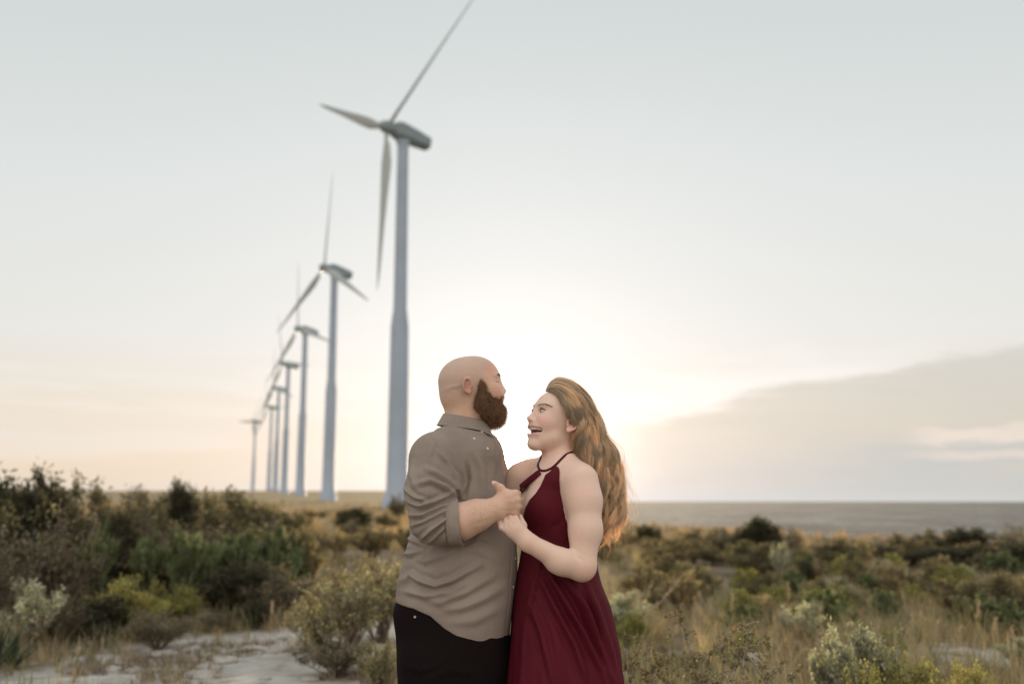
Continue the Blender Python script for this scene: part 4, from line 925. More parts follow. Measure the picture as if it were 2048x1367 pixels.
def brow_strands(V, N, O, M, parent, root, f0, u0, lmin, lmax, n, seed, mat, w=.0035, arch=.004, length=.007, one=False):
    if not one:
        for s in (-1, 1): brow_strands(V[((V-O) @ M)[:, 1]*s > 0], N[((V-O) @ M)[:, 1]*s > 0], O, M, parent, root, f0, u0, lmin, lmax, n//2, seed+s, mat, w, arch, length, True)
        return
    loc = (V-O) @ M; t = (np.abs(loc[:, 1])-lmin)/(lmax-lmin); m_ = (t > 0) & (t < 1) & (np.abs(loc[:, 2]-u0-arch*np.sin(np.pi*np.clip(t, 0, 1)*.85+.15)) < w*(1.1-t*.7)) & (loc[:, 0] > f0)
    if m_.sum() < 5: return
    P, g = hairs_on(V, N, m_, n, length, np.zeros(3), 0, seed, .15, steps=4)
    sg = np.sign(((P[:, 0]-O) @ M)[:, 1]); dirv = (M @ np.array([-.25, 1, .1]))[None, :]*sg[:, None]; dirv[sg < 0] = (M @ np.array([-.25, -1, .1]))
    t4 = np.linspace(0, 1, 4)*length; base = P[:, :1]; P = base+dirv[:, None, :]*t4[None, :, None]+np.random.default_rng(2).normal(0, .0005, P.shape)
    me = strands_mesh('eyebrow', P-np.array(root.location), np.full(len(P), .0007), np.full(len(P), .0003)); return link('eyebrow', me, mat, parent)
brow_strands(mbV, mbN, MO, MM, man, man, .06, .018, .012, .046, 700, 5, M_brow)
fm = (mbV[:, 2] > 1.1) & (np.linalg.norm(np.cross(mbV-mEl, nrm(mWr-mEl)), axis=1) < .07) & (((mbV-mEl) @ nrm(mWr-mEl)) > .10) & (((mbV-mEl) @ nrm(mWr-mEl)) < np.linalg.norm(mWr-mEl))
Pa, g = hairs_on(mbV, mbN, fm, 420, .009, np.array([.9, 0, -.5])*1.6, 0, 19, .35, steps=4)
o = link('arm_hair', strands_mesh('arm_hair', Pa-np.array(man.location), np.full(420, .00018), np.full(420, .0001)), M_brow, man); o['kind'] = 'stuff'
# shirt
hem_px = [(760, 1209), (783, 1211), (827, 1218), (861, 1231), (889, 1256), (921, 1279), (950, 1291), (975, 1297), (1000, 1297), (1019, 1289), (1050, 1285)]
def man_shirt():
    F = Field(np.arange(P3(765, 0)[0]-.02, P3(1060, 0)[0]+.06, .0036), np.arange(YB-.36, YB+.40, .0045), np.arange(P3(0, 1310)[2], P3(0, 815)[2], .0036))
    F.loft(m_rows+[(P3(0, 1320)[2], P3(907, 0)[0], YB, .20, .185)], .03)
    F.cap(P3(905, 884, -.04), P3(872, 910, -.165), .060, .078, .045); F.cap(P3(940, 886, .05), P3(960, 912, .16), .055, .075, .05); F.ell(P3(930, 905, 0), (.115, .16, .075), None, .05)
    F.cap(P3(868, 925, -.175), P3(864, 985, -.205), .083, .086, .035); F.cap(P3(864, 985, -.205), P3(868, 1040, -.235), .086, .076, .03)
    F.cap(P3(868, 1040, -.235), P3(905, 1046, -.24), .076, .067, .02)
    # rolled cuff, flaring
    F.cap(P3(890, 1048, -.24), P3(912, 1044, -.24), .0720, .0700, .004)
    cdir = nrm(P3(921, 1041, -.24)-P3(868, 1049, -.24)); cc = P3(919, 1042, -.24)
    F.put(cc-.1, cc+.12, lambda x, y, z: np.maximum(-((x-cc[0])*cdir[0]+(y-cc[1])*cdir[1]+(z-cc[2])*cdir[2]), np.sqrt((x-cc[0])**2+(y-cc[1])**2+(z-cc[2])**2)-.10), .003, 'sub')
    F.cap(cc-cdir*.015, cc+cdir*.05, .0635, .0635, .002, 'sub')
    e2 = P3(998, 1010, .30); F.cap(mSh2, e2, .08, .068, .03); F.cap(e2, P3(1048, 1034, .265), .068, .052, .02)
    # opening at the neck
    F.cap(P3(926, 846, 0), P3(932, 800, 0), .078, .10, .01, 'sub')
    hp = np.array([P3(a, b, -.17)[[0, 2]] for a, b in hem_px])
    F.clip(lambda x, y, z: np.interp(x.ravel(), hp[:, 0], hp[:, 1])[:, None, None]+(np.clip(y-YB, -.02, .3)**2)*0-z, .004)
    V, Q = F.mesh(1)
    sl_ = lambda V: V[:, 1] < YB-.14                     # sleeve
    to_ = lambda V: V[:, 1] < YB+.1
    st = [  # sleeve folds radiating from the elbow, armhole and shoulder
        ([(812, 1000), (840, 1012), (870, 1003), (905, 985)], 6, 9, 'fold', sl_), ([(806, 975), (830, 995), (850, 1000)], 5, 7, 'fold', sl_),
        ([(815, 1030), (845, 1030), (880, 1012), (915, 1005)], 6, 8, 'fold', sl_), ([(822, 1052), (850, 1040), (885, 1022), (912, 1012)], 5, 7, 'fold', sl_),
        ([(840, 1080), (862, 1058), (890, 1040), (905, 1030)], 5, 7, 'fold', sl_), ([(856, 1086), (876, 1066), (893, 1050)], 5, 6, 'fold', sl_),
        ([(830, 968), (862, 960), (890, 972), (916, 990)], 7, 8, 'fold', sl_), ([(850, 935), (875, 945), (900, 962), (918, 978)], 6, 5, 'fold', sl_),
        ([(826, 925), (822, 950), (828, 975)], 7, 4, 'fold', sl_), ([(878, 900), (896, 922), (908, 950)], 7, 4, 'fold', sl_),
        ([(868, 880), (856, 915), (850, 950)], 6, 2.5, 'fold', sl_), ([(905, 1000), (895, 1030), (893, 1060), (898, 1084)], 3.0, -5, 'soft', sl_),
        ([(921, 1000), (920, 1040), (916, 1082)], 3, 3, 'soft', sl_), ([(905, 1018), (903, 1045), (905, 1075)], 2.2, -2.5, 'soft', sl_),
        # body folds
        ([(830, 1115), (850, 1122), (880, 1112), (905, 1100)], 8, 5), ([(800, 1165), (820, 1148), (838, 1160), (870, 1172), (905, 1160), (960, 1128)], 8, 9),
        ([(802, 1180), (825, 1185), (850, 1190), (900, 1182), (955, 1155)], 9, 7), ([(835, 1198), (880, 1203), (930, 1185), (985, 1150)], 10, 6),
        ([(870, 1218), (920, 1215), (970, 1195), (1010, 1170)], 11, 4), ([(905, 1245), (950, 1240), (1000, 1215)], 11, 3),
        ([(790, 1190), (800, 1160), (806, 1130)], 8, 5), ([(812, 1072), (825, 1080), (850, 1092)], 5, 8), ([(800, 1105), (820, 1108), (842, 1100)], 6, 7),
        ([(940, 1080), (965, 1082), (985, 1092)], 4, -4, 'soft'), ([(925, 1095), (960, 1100), (1000, 1120)], 9, 3),
        ([(935, 925), (938, 960), (928, 1000)], 5, -9, 'soft', to_), ([(925, 930), (932, 965), (922, 992)], 4, 5, 'soft', to_), ([(950, 900), (965, 940), (968, 985)], 9, 4, 'fold', to_), ([(985, 880), (990, 920), (985, 960)], 8, 3, 'fold', to_),
        # seams: armhole, yoke, side, placket
        ([(867, 878), (880, 900), (905, 925), (922, 950), (926, 985)], 2.0, -2.4, 'seam'), ([(884, 858), (905, 866), (935, 884)], 1.8, -1.5, 'seam'),
        ([(852, 1090), (846, 1130), (842, 1175), (836, 1216)], 1.8, -1.6, 'seam'), ([(855, 885), (852, 900), (853, 935)], 1.6, -1.2, 'seam', sl_),
        ([(1024, 1095), (1021, 1150), (1016, 1220), (1009, 1272)], 2.0, -2.4, 'soft'), ([(830, 1213), (861, 1226), (889, 1250), (921, 1273), (975, 1290)], 1.4, -1.2, 'seam'),
    ]
    V0 = V.copy(); V = sculpt(V, Q, st, 1.75, .78); hz = np.interp(V0[:, 0], hp[:, 0], hp[:, 1]); calm = (.15+.85*sstep(V0[:, 2]-hz, .0, .05))[:, None]; V = V0+(V-V0)*calm
    N = normals(V, Q); V = V+N*((vn3(V, 9, 21)*.0030+vn3(V, 22, 22)*.0014)*(V[:, 2] < P3(0, 870)[2])*calm[:, 0])[:, None]
    V = laplace(V, Q, .35)
    return V, Q, normals(V, Q)
sV, sQ, sN = man_shirt()
shirt = plink('shirt', sV, sQ, M_shirt, man, man, np.ones((len(sV), 3)))
def cuff():
    c = P3(919, 1043, -.24); d = nrm(P3(921, 1041, -.24)-P3(868, 1049, -.24)); a = nrm(np.cross(d, [0, 1, 0])); b = np.cross(d, a); V = []; prof = [(-.040, .0700), (-.038, .0745), (-.020, .0752), (-.001, .0742), (.003, .0722), (.002, .0690), (-.004, .0665), (-.03, .0650)]; n = 56
    for x, r_ in prof:
        for k in range(n):
            t = 2*math.pi*k/n; w = r_+.0018*math.sin(3*t+1)+.0012*math.sin(7*t+x*90); sag = .006*max(0, -math.cos(t-.2))**4*(x > -.02); V.append(c+d*(x+.003*math.sin(2*t+.5))+(a*math.cos(t)+b*math.sin(t))*(w+sag))
    F = [(i*n+k, i*n+(k+1) % n, (i+1)*n+(k+1) % n, (i+1)*n+k) for i in range(len(prof)-1) for k in range(n)]
    return np.array(V), np.array(F)
V, F = cuff(); plink('rolled_cuff', V, F, M_shirt, shirt, man, np.ones((len(V), 3)))
# collar: stand and turned-down leaf, open at the throat
def collar_part(z0, z1, r0, r1, a0, a1, tip, thick=.0022):
    c0 = P3(929, 841, .0); n = 56; V = []
    for k in range(n+1):
        t = k/n; a = R(a0+(a1-a0)*t)                      # 0 = forwards (right), 180 = nape
        front = (1+math.cos(a))/2
        for side in (0, 1):
            for j in range(5):
                s = j/4; ext = tip*(max(0, 1-abs(t-0)*9)+max(0, 1-abs(1-t)*9))*s
                rx = (r0+(r1-r0)*s)*1.02-side*thick; ry = (r0+(r1-r0)*s)*.98-side*thick
                z = z0+(z1-z0)*s-front*.030-ext; V.append(c0+np.array([(rx+ext*.3)*math.cos(a)+.004, ry*math.sin(a), z]))
    F = []
    for k in range(n):
        for side in (0, 1):
            for j in range(4):
                a_, b_ = k*10+side*5+j, (k+1)*10+side*5+j; F.append((a_, b_, b_+1, a_+1) if not side else (a_, a_+1, b_+1, b_))
        for j, e in ((0, 1), (4, -1)):
            a_, b_ = k*10+j, (k+1)*10+j; F.append((a_, a_+5, b_+5, b_))
    for k in (0, n):
        for j in range(4): a_ = k*10+j; F.append((a_, a_+1, a_+6, a_+5))
    return np.array(V), np.array(F)
V, F = collar_part(.022, -.024, .0720, .0760, 25, 335, 0.0); plink('collar_stand', V, F, M_shirt, shirt, man, np.ones((len(V), 3)))
V, F = collar_part(.025, -.016, .0775, .100, 20, 340, .016); V += np.array([0, 0, 0]); plink('collar', V, F, M_shirt, shirt, man, np.ones((len(V), 3)))
for (bx, by) in ((949, 877), (964, 862), (975, 896), (1031, 1117), (1026, 1173)):
    c, n = on_surface(sV, sN, bx, by, .001)
    if (bx, by) == (964, 862): c = P3(964, 862, -.075); n = np.array([.35, -.9, .2])
    disc('button', c-np.array(man.location), n, .0046, .0020, M_button, shirt)
# chest pocket with its own edge
def patch(name, corners, V, N, root, parent, mat, lift=.003, nu=10, nv=10, col=True):
    Pts = []
    for i in range(nu+1):
        for j in range(nv+1):
            u, v = i/nu, j/nv; a = np.array(corners[0])*(1-u)+np.array(corners[1])*u; b = np.array(corners[3])*(1-u)+np.array(corners[2])*u; q = a*(1-v)+b*v
            c, n_ = on_surface(V, N, q[0], q[1], lift); Pts.append(c)
    F = [(i*(nv+1)+j, i*(nv+1)+j+1, (i+1)*(nv+1)+j+1, (i+1)*(nv+1)+j) for i in range(nu) for j in range(nv)]
    Pts = np.array(Pts); Pts = laplace(Pts, np.array(F), .4)
    return plink(name, Pts, np.array(F), mat, parent, root, np.ones((len(Pts), 3)) if col else None)
# trousers
def man_trousers():
    F = Field(np.arange(P3(775, 0)[0]-.03, P3(1040, 0)[0]+.06, .006), np.arange(YB-.30, YB+.30, .006), zgrid(.02, .70, P3(0, 1170)[2], .005, .02))
    rows = []
    for py, l, r, ry in ((1175, 808, 1020, .165), (1213, 789, 1018, .178), (1270, 793, 1020, .182), (1330, 795, 1022, .178), (1380, 797, 1016, .170)):
        a = P3(l, py); b = P3(r, py); rows.append((a[2], (a[0]+b[0])/2, YB, (b[0]-a[0])/2, ry))
    F.loft(rows, .03)
    for s, hx, hy in ((-1, 872, -.09), (1, 945, .08)):
        hp = P3(hx, 1330, hy); kn = np.array([hp[0]+.02, YB+hy*1.2, .48]); an = np.array([hp[0]+.01, YB+hy*1.25, .06]); F.cap(hp, kn, .115, .088, .04); F.cap(kn, an, .086, .070, .03)
    F.clip(lambda x, y, z: .05-z)
    V, Q = F.mesh(2)
    return sculpt(V, Q, [([(788, 1225), (791, 1260), (795, 1290)], 2, 2, 'seam'), ([(826, 1222), (828, 1300), (832, 1366)], 1.6, -1.8, 'seam'), ([(832, 1226), (845, 1240), (870, 1262)], 1.8, -1.6, 'seam'), ([(810, 1330), (840, 1340), (880, 1330)], 7, 3), ([(850, 1360), (900, 1340), (950, 1345)], 8, 3)]), Q
jV, jQ = man_trousers(); jN = normals(jV, jQ)
jeans = plink('trousers', jV, jQ, M_jeans, man, man)
c, n = on_surface(jV, jN, 830, 1232, .001); disc('rivet', c-np.array(man.location), n, .0045, .002, M_brass, jeans)
def shoe(name, x, y, fx, mat, parent, root, heel=0.0):
    F = Field(np.arange(x-.16, x+.26, .006) if fx > 0 else np.arange(x-.26, x+.16, .006), np.arange(y-.08, y+.08, .006), np.arange(-.03, .17, .006)); s = np.sign(fx)
    F.cap((x-.03*s, y, .045), (x+.17*s, y, .035), .044, .036, .02); F.cap((x, y, .05), (x+.01*s, y, .12), .05, .05, .03); F.clip(lambda x_, y_, z_: .004-z_)
    V, Q = F.mesh(1); return plink(name, V, Q, mat, parent, root)
zb = zg(0, 3.5)
for hx, hy in ((872, -.12), (945, .10)): shoe('boot', P3(hx, 1300)[0]+.01, YB+hy, 1, M_leather, man, man)

# ================================================================== the woman
wom = empty('person', (P3(1120, 900)[0], YB-.02, 0))
tag(wom, 'laughing person with long wavy blonde hair in a sleeveless burgundy halter dress', 'person')
WO = P3(1118, 836, -.03); WM = frame((-math.cos(R(25)), -math.sin(R(25)), 0), R(14))
w_rows = []
for py, l, r, ry, dy in ((915, 1090, 1150, .075, -.02), (930, 1078, 1165, .10, -.02), (950, 1062, 1172, .12, -.02), (985, 1052, 1172, .118, -.02), (1030, 1048, 1176, .115, -.02), (1080, 1050, 1180, .105, -.02), (1120, 1048, 1184, .105, -.02), (1170, 1048, 1186, .105, -.02), (1230, 1052, 1192, .115, -.02), (1300, 1056, 1196, .12, -.02), (1380, 1064, 1192, .11, -.02)):
    a = P3(l, py, dy); b = P3(r, py, dy); w_rows.append((a[2], (a[0]+b[0])/2, YB+dy, (b[0]-a[0])/2, ry))
wSh = P3(1160, 962, -.135); wEl = P3(1165, 1128, -.195); wWr = P3(1055, 1083, -.232); wSh2 = P3(1060, 950, .10)
def woman_body():
    F = Field(np.arange(P3(985, 0)[0]-.02, P3(1225, 0)[0]+.02, .0034), np.arange(YB-.32, YB+.26, .0038), zgrid(0, 1.00, WO[2]+.12, .0030, .014))
    head(F, WO, WM, False, 1)
    F.cap(WO+WM @ np.array([-.012, 0, -.07]), P3(1121, 925, -.02), .052, .050, .03); F.cap(P3(1107, 908, -.03), P3(1099, 945, -.05), .028, .035, .02)
    F.loft(w_rows, .03)
    F.ell(P3(1086, 1012, -.085), (.058, .058, .055), None, .035); F.ell(P3(1062, 1008, -.0), (.052, .055, .052), None, .035)
    # collar bones and shoulders
    F.cap(P3(1125, 925, -.05), wSh, .036, .056, .045); F.cap(P3(1105, 925, .03), wSh2, .036, .052, .04); F.cap(P3(1096, 943, -.085), P3(1140, 934, -.12), .010, .010, .02)
    # near (left) arm and hand
    F.cap(wSh, P3(1168, 1000, -.155), .054, .0560, .03); F.cap(P3(1168, 1000, -.155), P3(1171, 1060, -.175), .0560, .0510, .03); F.cap(P3(1171, 1060, -.175), wEl, .0510, .0425, .03)
    F.ell(P3(1168, 1136, -.195), (.032, .034, .034), None, .03)
    F.cap(wEl, P3(1125, 1122, -.215), .041, .0385, .012); F.cap(P3(1162, 1141, -.20), P3(1112, 1124, -.215), .031, .033, .02); F.cap(P3(1125, 1122, -.215), wWr, .0385, .028, .02)
    yy = -.232
    F.cap(wWr, P3(1030, 1060, yy), .0275, .030, .02, flat=((.1, .96, .1), 1.45))
    for (kx, ky, ex, ey) in ((1033, 1040, 1026, 1018), (1023, 1043, 1016, 1020), (1013, 1048, 1006, 1026), (1003, 1054, 996, 1036)):
        k0 = P3(kx, ky, yy-.002); F.cap(P3(1042+(kx-1018)*.5, 1068+(ky-1046)*.4, yy), k0, .0135, .0100, .010)
        k1 = P3(ex, ey, yy+.010); F.chain([k0, k1], [.0095, .0085], .004)
        k2 = P3(ex+4, ey-10, yy+.028); F.chain([k1, k2], [.0083, .0072], .003)
    F.chain([P3(1046, 1070, yy+.012), P3(1046, 1050, yy+.020), P3(1040, 1032, yy+.030)], [.016, .012, .0088], .008)
    # far (right) arm, laid on his chest
    e2 = P3(1018, 1010, .10); F.cap(wSh2, P3(1040, 955, .09), .052, .048, .03); F.cap(P3(1040, 955, .09), e2, .048, .040, .02); 
    # legs
    for s in (-1, 1):
        hp = P3(1125, 1300, -.02+s*.055); kn = np.array([hp[0]+.01*s, YB-.02+s*.065, .47]); an = np.array([hp[0]+.02, YB-.02+s*.07, .10]); F.cap(hp, kn, .07, .05, .03); F.cap(kn, an, .052, .035, .03); F.cap(an+[0, 0, -.04], an+[-.14, 0, -.06], .033, .026, .02)
    V, Q = F.mesh(1)
    V = sculpt(V, Q, [([(1140, 938), (1128, 950), (1124, 968)], 3, -2.0, 'soft'), ([(1118, 935), (1118, 960), (1121, 980)], 3, -1.5, 'soft'), ([(1003, 1047), (1008, 1058)], 1.8, -1.8, 'soft'), ([(1012, 1042), (1017, 1055)], 1.8, -1.6, 'soft'), ([(1022, 1038), (1027, 1052)], 1.8, -1.4, 'soft'),
                      ([(1078, 852), (1083, 862), (1081, 874)], 2.2, -1.2, 'soft'), ([(1068, 908), (1085, 912), (1108, 902), (1126, 886)], 5, -4.0, 'soft'), ([(1142, 1100), (1153, 1112), (1166, 1119)], 3, -2.6, 'soft'), ([(1118, 905), (1108, 925), (1098, 940)], 4, 1.8, 'soft')])
    N = normals(V, Q); loc = (V-WO) @ WM; col = np.ones((len(V), 3)); hd = V[:, 2] > WO[2]-.17
    ch = hd*np.exp(-(((np.abs(loc[:, 1])-.045)/.02)**2+((loc[:, 2]+.035)/.022)**2))*(loc[:, 0] > .03); col *= 1-ch[:, None]*np.array([0, .17, .15])
    lip = hd*(np.exp(-((loc[:, 2]+.0535+loc[:, 1]**2*5)/.0040)**2)+np.exp(-((loc[:, 2]+.0915-loc[:, 1]**2*14)/.0045)**2))*sstep(loc[:, 0], .058, .066)*(np.abs(loc[:, 1]) < .044); lip = np.clip(lip, 0, 1); col *= 1-lip[:, None]*np.array([.04, .24, .20])
    cav = hd*(((loc[:, 0]-.078)/.040)**2+(loc[:, 1]/.0445)**2+((loc[:, 2]+.063)/.0232)**2 < 1.0)*(loc[:, 2] < -.0570)*(loc[:, 0] < .088-.40*np.abs(loc[:, 1])); col = np.where(cav[:, None] > 0, np.array([.66, .34, .29])[None, :], col)
    lash = hd*np.exp(-(((loc[:, 2]-.0060+((np.abs(loc[:, 1])-.031)/.02)**2*.005)/.0020)**2))*(loc[:, 0] > .072)*(np.abs(np.abs(loc[:, 1])-.032) < .0155); col *= 1-lash[:, None]*np.array([.72, .78, .82])
    low = hd*np.exp(-(((loc[:, 2]+.0052-((np.abs(loc[:, 1])-.031)/.02)**2*.004)/.0012)**2))*(loc[:, 0] > .075)*(np.abs(np.abs(loc[:, 1])-.032) < .0145); col *= 1-low[:, None]*np.array([.45, .5, .5])
    sh = hd*np.exp(-(((np.abs(loc[:, 1])-.033)/.014)**2+((loc[:, 2]-.011)/.004)**2))*(loc[:, 0] > .065); col *= 1-sh[:, None]*np.array([.18, .25, .28])
    ear = hd*sstep(np.abs(loc[:, 1]), .068, .078)*np.exp(-(((loc[:, 2]+.026)/.026)**4+((loc[:, 0]+.010)/.020)**4)); col *= 1-ear[:, None]*np.array([0, .16, .16])
    el = np.exp(-(np.linalg.norm(V-P3(1172, 1145, -.22), axis=1)/.04)**2); col *= 1-el[:, None]*np.array([0, .12, .12])
    return V, Q, N, col
wbV, wbQ, wbN, wbC = woman_body()
plink('body', wbV, wbQ, M_skin_w, wom, wom, wbC)
LW = lambda *p: WO+WM @ np.array(p, float)
def ball(name, c, r, mat, parent, root, M=None, n=14):
    u = np.linspace(0, math.pi, n); v = np.linspace(0, 2*math.pi, 2*n+1)[:-1]; M = np.eye(3) if M is None else M; r = np.broadcast_to(r, (3,))
    V = np.array([[math.sin(a)*math.cos(b)*r[0], math.sin(a)*math.sin(b)*r[1], math.cos(a)*r[2]] for a in u for b in v]) @ M.T+c; m_ = len(v)
    F = np.array([(i*m_+j, i*m_+(j+1) % m_, (i+1)*m_+(j+1) % m_, (i+1)*m_+j) for i in range(n-1) for j in range(m_)])[:, ::-1]
    return plink(name, V, F, mat, parent, root)
for s in (-1, 1):
    e = ball('eye', LW(.0805, s*.0315, -.0002), (.0125, .0118, .0048), M_eye, wom, wom, WM)
    ball('iris', LW(.0890, s*.0325+.001, .0005), (.0046, .0050, .0042), M_iris, e, wom, WM)
    for a in (0,):
        g = np.random.default_rng(9+s); t = g.uniform(-1, 1, 60); b = np.array([LW(.0885-.007*q*q, s*.0325+.0135*q, +.0046-.0035*q*q) for q in t]); d = np.array([WM @ np.array([1.0, .5*q+s*.35, .55]) for q in t]); d /= np.linalg.norm(d, axis=1)[:, None]
        tt = np.linspace(0, 1, 4); P = b[:, None, :]+d[:, None, :]*(tt*.0055)[None, :, None]+(WM @ np.array([0, 0, 1.]))[None, None, :]*(tt**2*.003)[None, :, None]
        link('eyelashes', strands_mesh('eyelashes', P-np.array(wom.location), np.full(60, .0006), np.full(60, .0001)), M_brow, wom)
brow_strands(wbV, wbN, WO, WM, wom, wom, .035, .0155, .012, .058, 800, 6, M_brow2, .0019, .0075, .006)
def teeth():
    V = []; F = []
    for k in range(10):
        a = R(-62+124*k/9); c = np.array([.0585+.0345*math.cos(a), .0370*math.sin(a), -.0605]); w = .0045; hgt = .0072-.0016*abs(k-4.5)/4.5
        o = len(V); d = np.array([math.cos(a), math.sin(a), 0]); tg = np.array([-math.sin(a), math.cos(a), 0])
        for q in (-1, 1):
            for z in (-1, 1):
                for e in (0, 1): V.append(LW(*(c+tg*w*q*(1-.12*(z < 0))+np.array([0, 0, z*hgt])+d*(.0025*e-.001*(z < 0)))))
        F += [(o+0, o+1, o+3, o+2), (o+4, o+6, o+7, o+5), (o+1, o+5, o+7, o+3), (o+0, o+4, o+5, o+1), (o+2, o+3, o+7, o+6)]
    return np.array(V), np.array(F)
V, F = teeth(); o = plink('teeth', V, F, M_teeth, wom, wom)
ball('tongue', LW(.076, 0, -.081), (.016, .015, .005), M_mouth, wom, wom, WM)
# dress
key = [(1093, 940), (1086, 958), (1080, 971), (1070, 986), (1058, 999), (1050, 1015), (1045.6, 1034), (1036, 1040), (1024, 1000), (1040, 986), (1048, 974), (1066, 962), (1080, 950), (1086, 943)]
def woman_dress():
    F = Field(np.arange(P3(1000, 0)[0]-.02, P3(1262, 0)[0]+.02, .0042), np.arange(YB-.30, YB+.26, .0046), zgrid(.03, P3(0, 1385)[2], P3(0, 930)[2], .0038, .02))
    F.loft(w_rows, .03, off=.006, zlo=P3(0, 1150)[2])
    F.ell(P3(1086, 1014, -.085), (.064, .065, .061), None, .04); F.ell(P3(1062, 1010, -.0), (.058, .061, .058), None, .035)
    F.cap(P3(1125, 925, -.05), wSh, .040, .060, .045); F.cap(P3(1105, 925, .03), wSh2, .041, .057, .04); F.cap(P3(1098, 943, -.07), P3(1070, 975, -.04), .030, .040, .04); F.cap(wSh2, P3(1040, 955, .09), .057, .052, .03)
    # bodice outline: everything outside this shape is bare
    out = [(1108, 930), (1117, 934), (1117, 960), (1119, 985), (1127, 1012), (1136, 1034), (1200, 1036), (1215, 1160), (1215, 1250), (1000, 1250), (1012, 1040), (1012, 990), (1030, 972), (1046, 962), (1076, 938), (1086, 950), (1094, 946), (1101, 941)]
    po = np.array([P3(a, b, -.1)[[0, 2]] for a, b in out]); pk = np.array([P3(a, b, -.1)[[0, 2]] for a, b in key])
    def clipf(x, y, z):
        xx = x[:, :, 0]*1.0; X2 = np.repeat(xx, z.size, 1); Z2 = np.repeat(z[0], len(xx), 0)
        zz = Z2 if Z2.ndim == 2 else Z2
        d = poly_sdf(X2, zz, po); kk = poly_sdf(X2, zz, pk); d = np.maximum(d, -kk); d = np.where(zz < P3(0, 1160)[2], -.05, d)[:, None, :]
        return d+np.maximum(y-(YB+.02), 0)*0
    F.clip(clipf, .003)
    rows = []
    for py, l, r, ry in ((1095, 1046, 1190, .110), (1130, 1038, 1194, .118), (1165, 1030, 1203, .132), (1205, 1025, 1218, .150), (1252, 1022, 1231, .170), (1315, 1017, 1242, .190), (1380, 1012, 1248, .205), (1600, 1000, 1290, .25), (1950, 985, 1320, .30), (2030, 985, 1320, .30)):
        a = P3(l, py, -.02); b = P3(r, py, -.02); rows.append((a[2], (a[0]+b[0])/2, YB-.02, (b[0]-a[0])/2, ry))
    F.loft(rows, .02)
    V, Q = F.mesh(1)
    # gathers: deep soft folds that open towards the hem
    cx = np.interp(V[:, 2], [q[0] for q in sorted(rows)], [q[1] for q in sorted(rows)]); ang = np.arctan2(V[:, 1]-YB+.02, V[:, 0]-cx); N = normals(V, Q)
    low = sstep(P3(0, 1160)[2]-V[:, 2], 0, .5)
    V = V+N*(low*(.006*np.sin(ang*13+vn3(V, 3, 3)*1.6)+.002*np.sin(ang*29+2+vn3(V, 4, 5))))[:, None]
    st = [([(1085, 1122), (1120, 1185), (1165, 1260), (1205, 1340), (1215, 1380)], 7, 9), ([(1080, 1150), (1110, 1215), (1150, 1290), (1180, 1380)], 8, 8),
          ([(1150, 1165), (1172, 1220), (1200, 1290), (1235, 1380)], 8, 9), ([(1175, 1170), (1196, 1220), (1222, 1300), (1244, 1380)], 7, 6), ([(1062, 1210), (1085, 1270), (1110, 1380)], 8, 6), ([(1095, 1118), (1135, 1165), (1170, 1215), (1195, 1270)], 6, 6),
          ([(1090, 1098), (1082, 1135), (1070, 1180), (1058, 1225), (1050, 1290), (1046, 1380)], 3, 5, 'step'), ([(1083, 1128), (1070, 1175), (1059, 1215)], 3, -4, 'soft'),
          ([(1128, 1010), (1133, 1040), (1140, 1095)], 3, -1.0, 'soft'), ([(1100, 1055), (1118, 1048), (1132, 1030)], 7, -1.5, 'soft'), ([(1080, 1090), (1110, 1098), (1145, 1112)], 5, -3, 'soft'), ([(1060, 1075), (1085, 1082), (1110, 1098)], 5, 2.5, 'soft'),
          ([(1117, 940), (1117, 960), (1119, 985), (1127, 1012)], 2.2, 1.5, 'seam')]
    V = sculpt(V, Q, st, 2.1, .85); N = normals(V, Q); V = V+N*(vn3(V, 12, 31)*.0016)[:, None]
    return V, Q
dV, dQ = woman_dress(); dress = plink('dress', dV, dQ, M_dress, wom, wom)
# halter collar band round the neck
def halter():
    pts = [P3(1150, 910, .0), P3(1143, 914, -.055), P3(1128, 926, -.098), P3(1112, 938, -.115), P3(1096, 943.5, -.118), P3(1084, 942, -.105), P3(1077, 934, -.075), P3(1080, 922, -.02), P3(1095, 908, .03), P3(1120, 898, .05), P3(1142, 901, .035), P3(1150, 910, .0)]
    P = np.array(pts); t = np.linspace(0, len(P)-1, 80); C_ = np.stack([smooth_interp(t, np.arange(len(P)), P[:, i]) for i in range(3)], -1)
    # lay the band on the skin
    for _ in range(2):
        d = ((wbV[None, :, :]-C_[:, None, :])**2).sum(2); i = d.argmin(1); C_ = wbV[i]+wbN[i]*.002; C_[1:-1] = (C_[:-2]+C_[1:-1]+C_[2:])/3; C_[0] = C_[-1]
        for q in range(3): C_[1:-1] = (C_[:-2]+C_[1:-1]+C_[2:])/3
    V, F = tubes([C_], [np.full(80, .0042)], 8); return V, F
hsel = (wbV[:, 2] > P3(0, 960)[2]) & (wbV[:, 2] < P3(0, 890)[2]); 
_V, _N = wbV, wbN; wbV, wbN = wbV[hsel], wbN[hsel]; V, F = halter(); wbV, wbN = _V, _N
plink('halter_band', V, F, M_dress, dress, wom)
for s in (-.08, .06): shoe('sandal', P3(1125, 1290)[0]+.02, YB-.02+s, -1, M_leather, wom, wom)
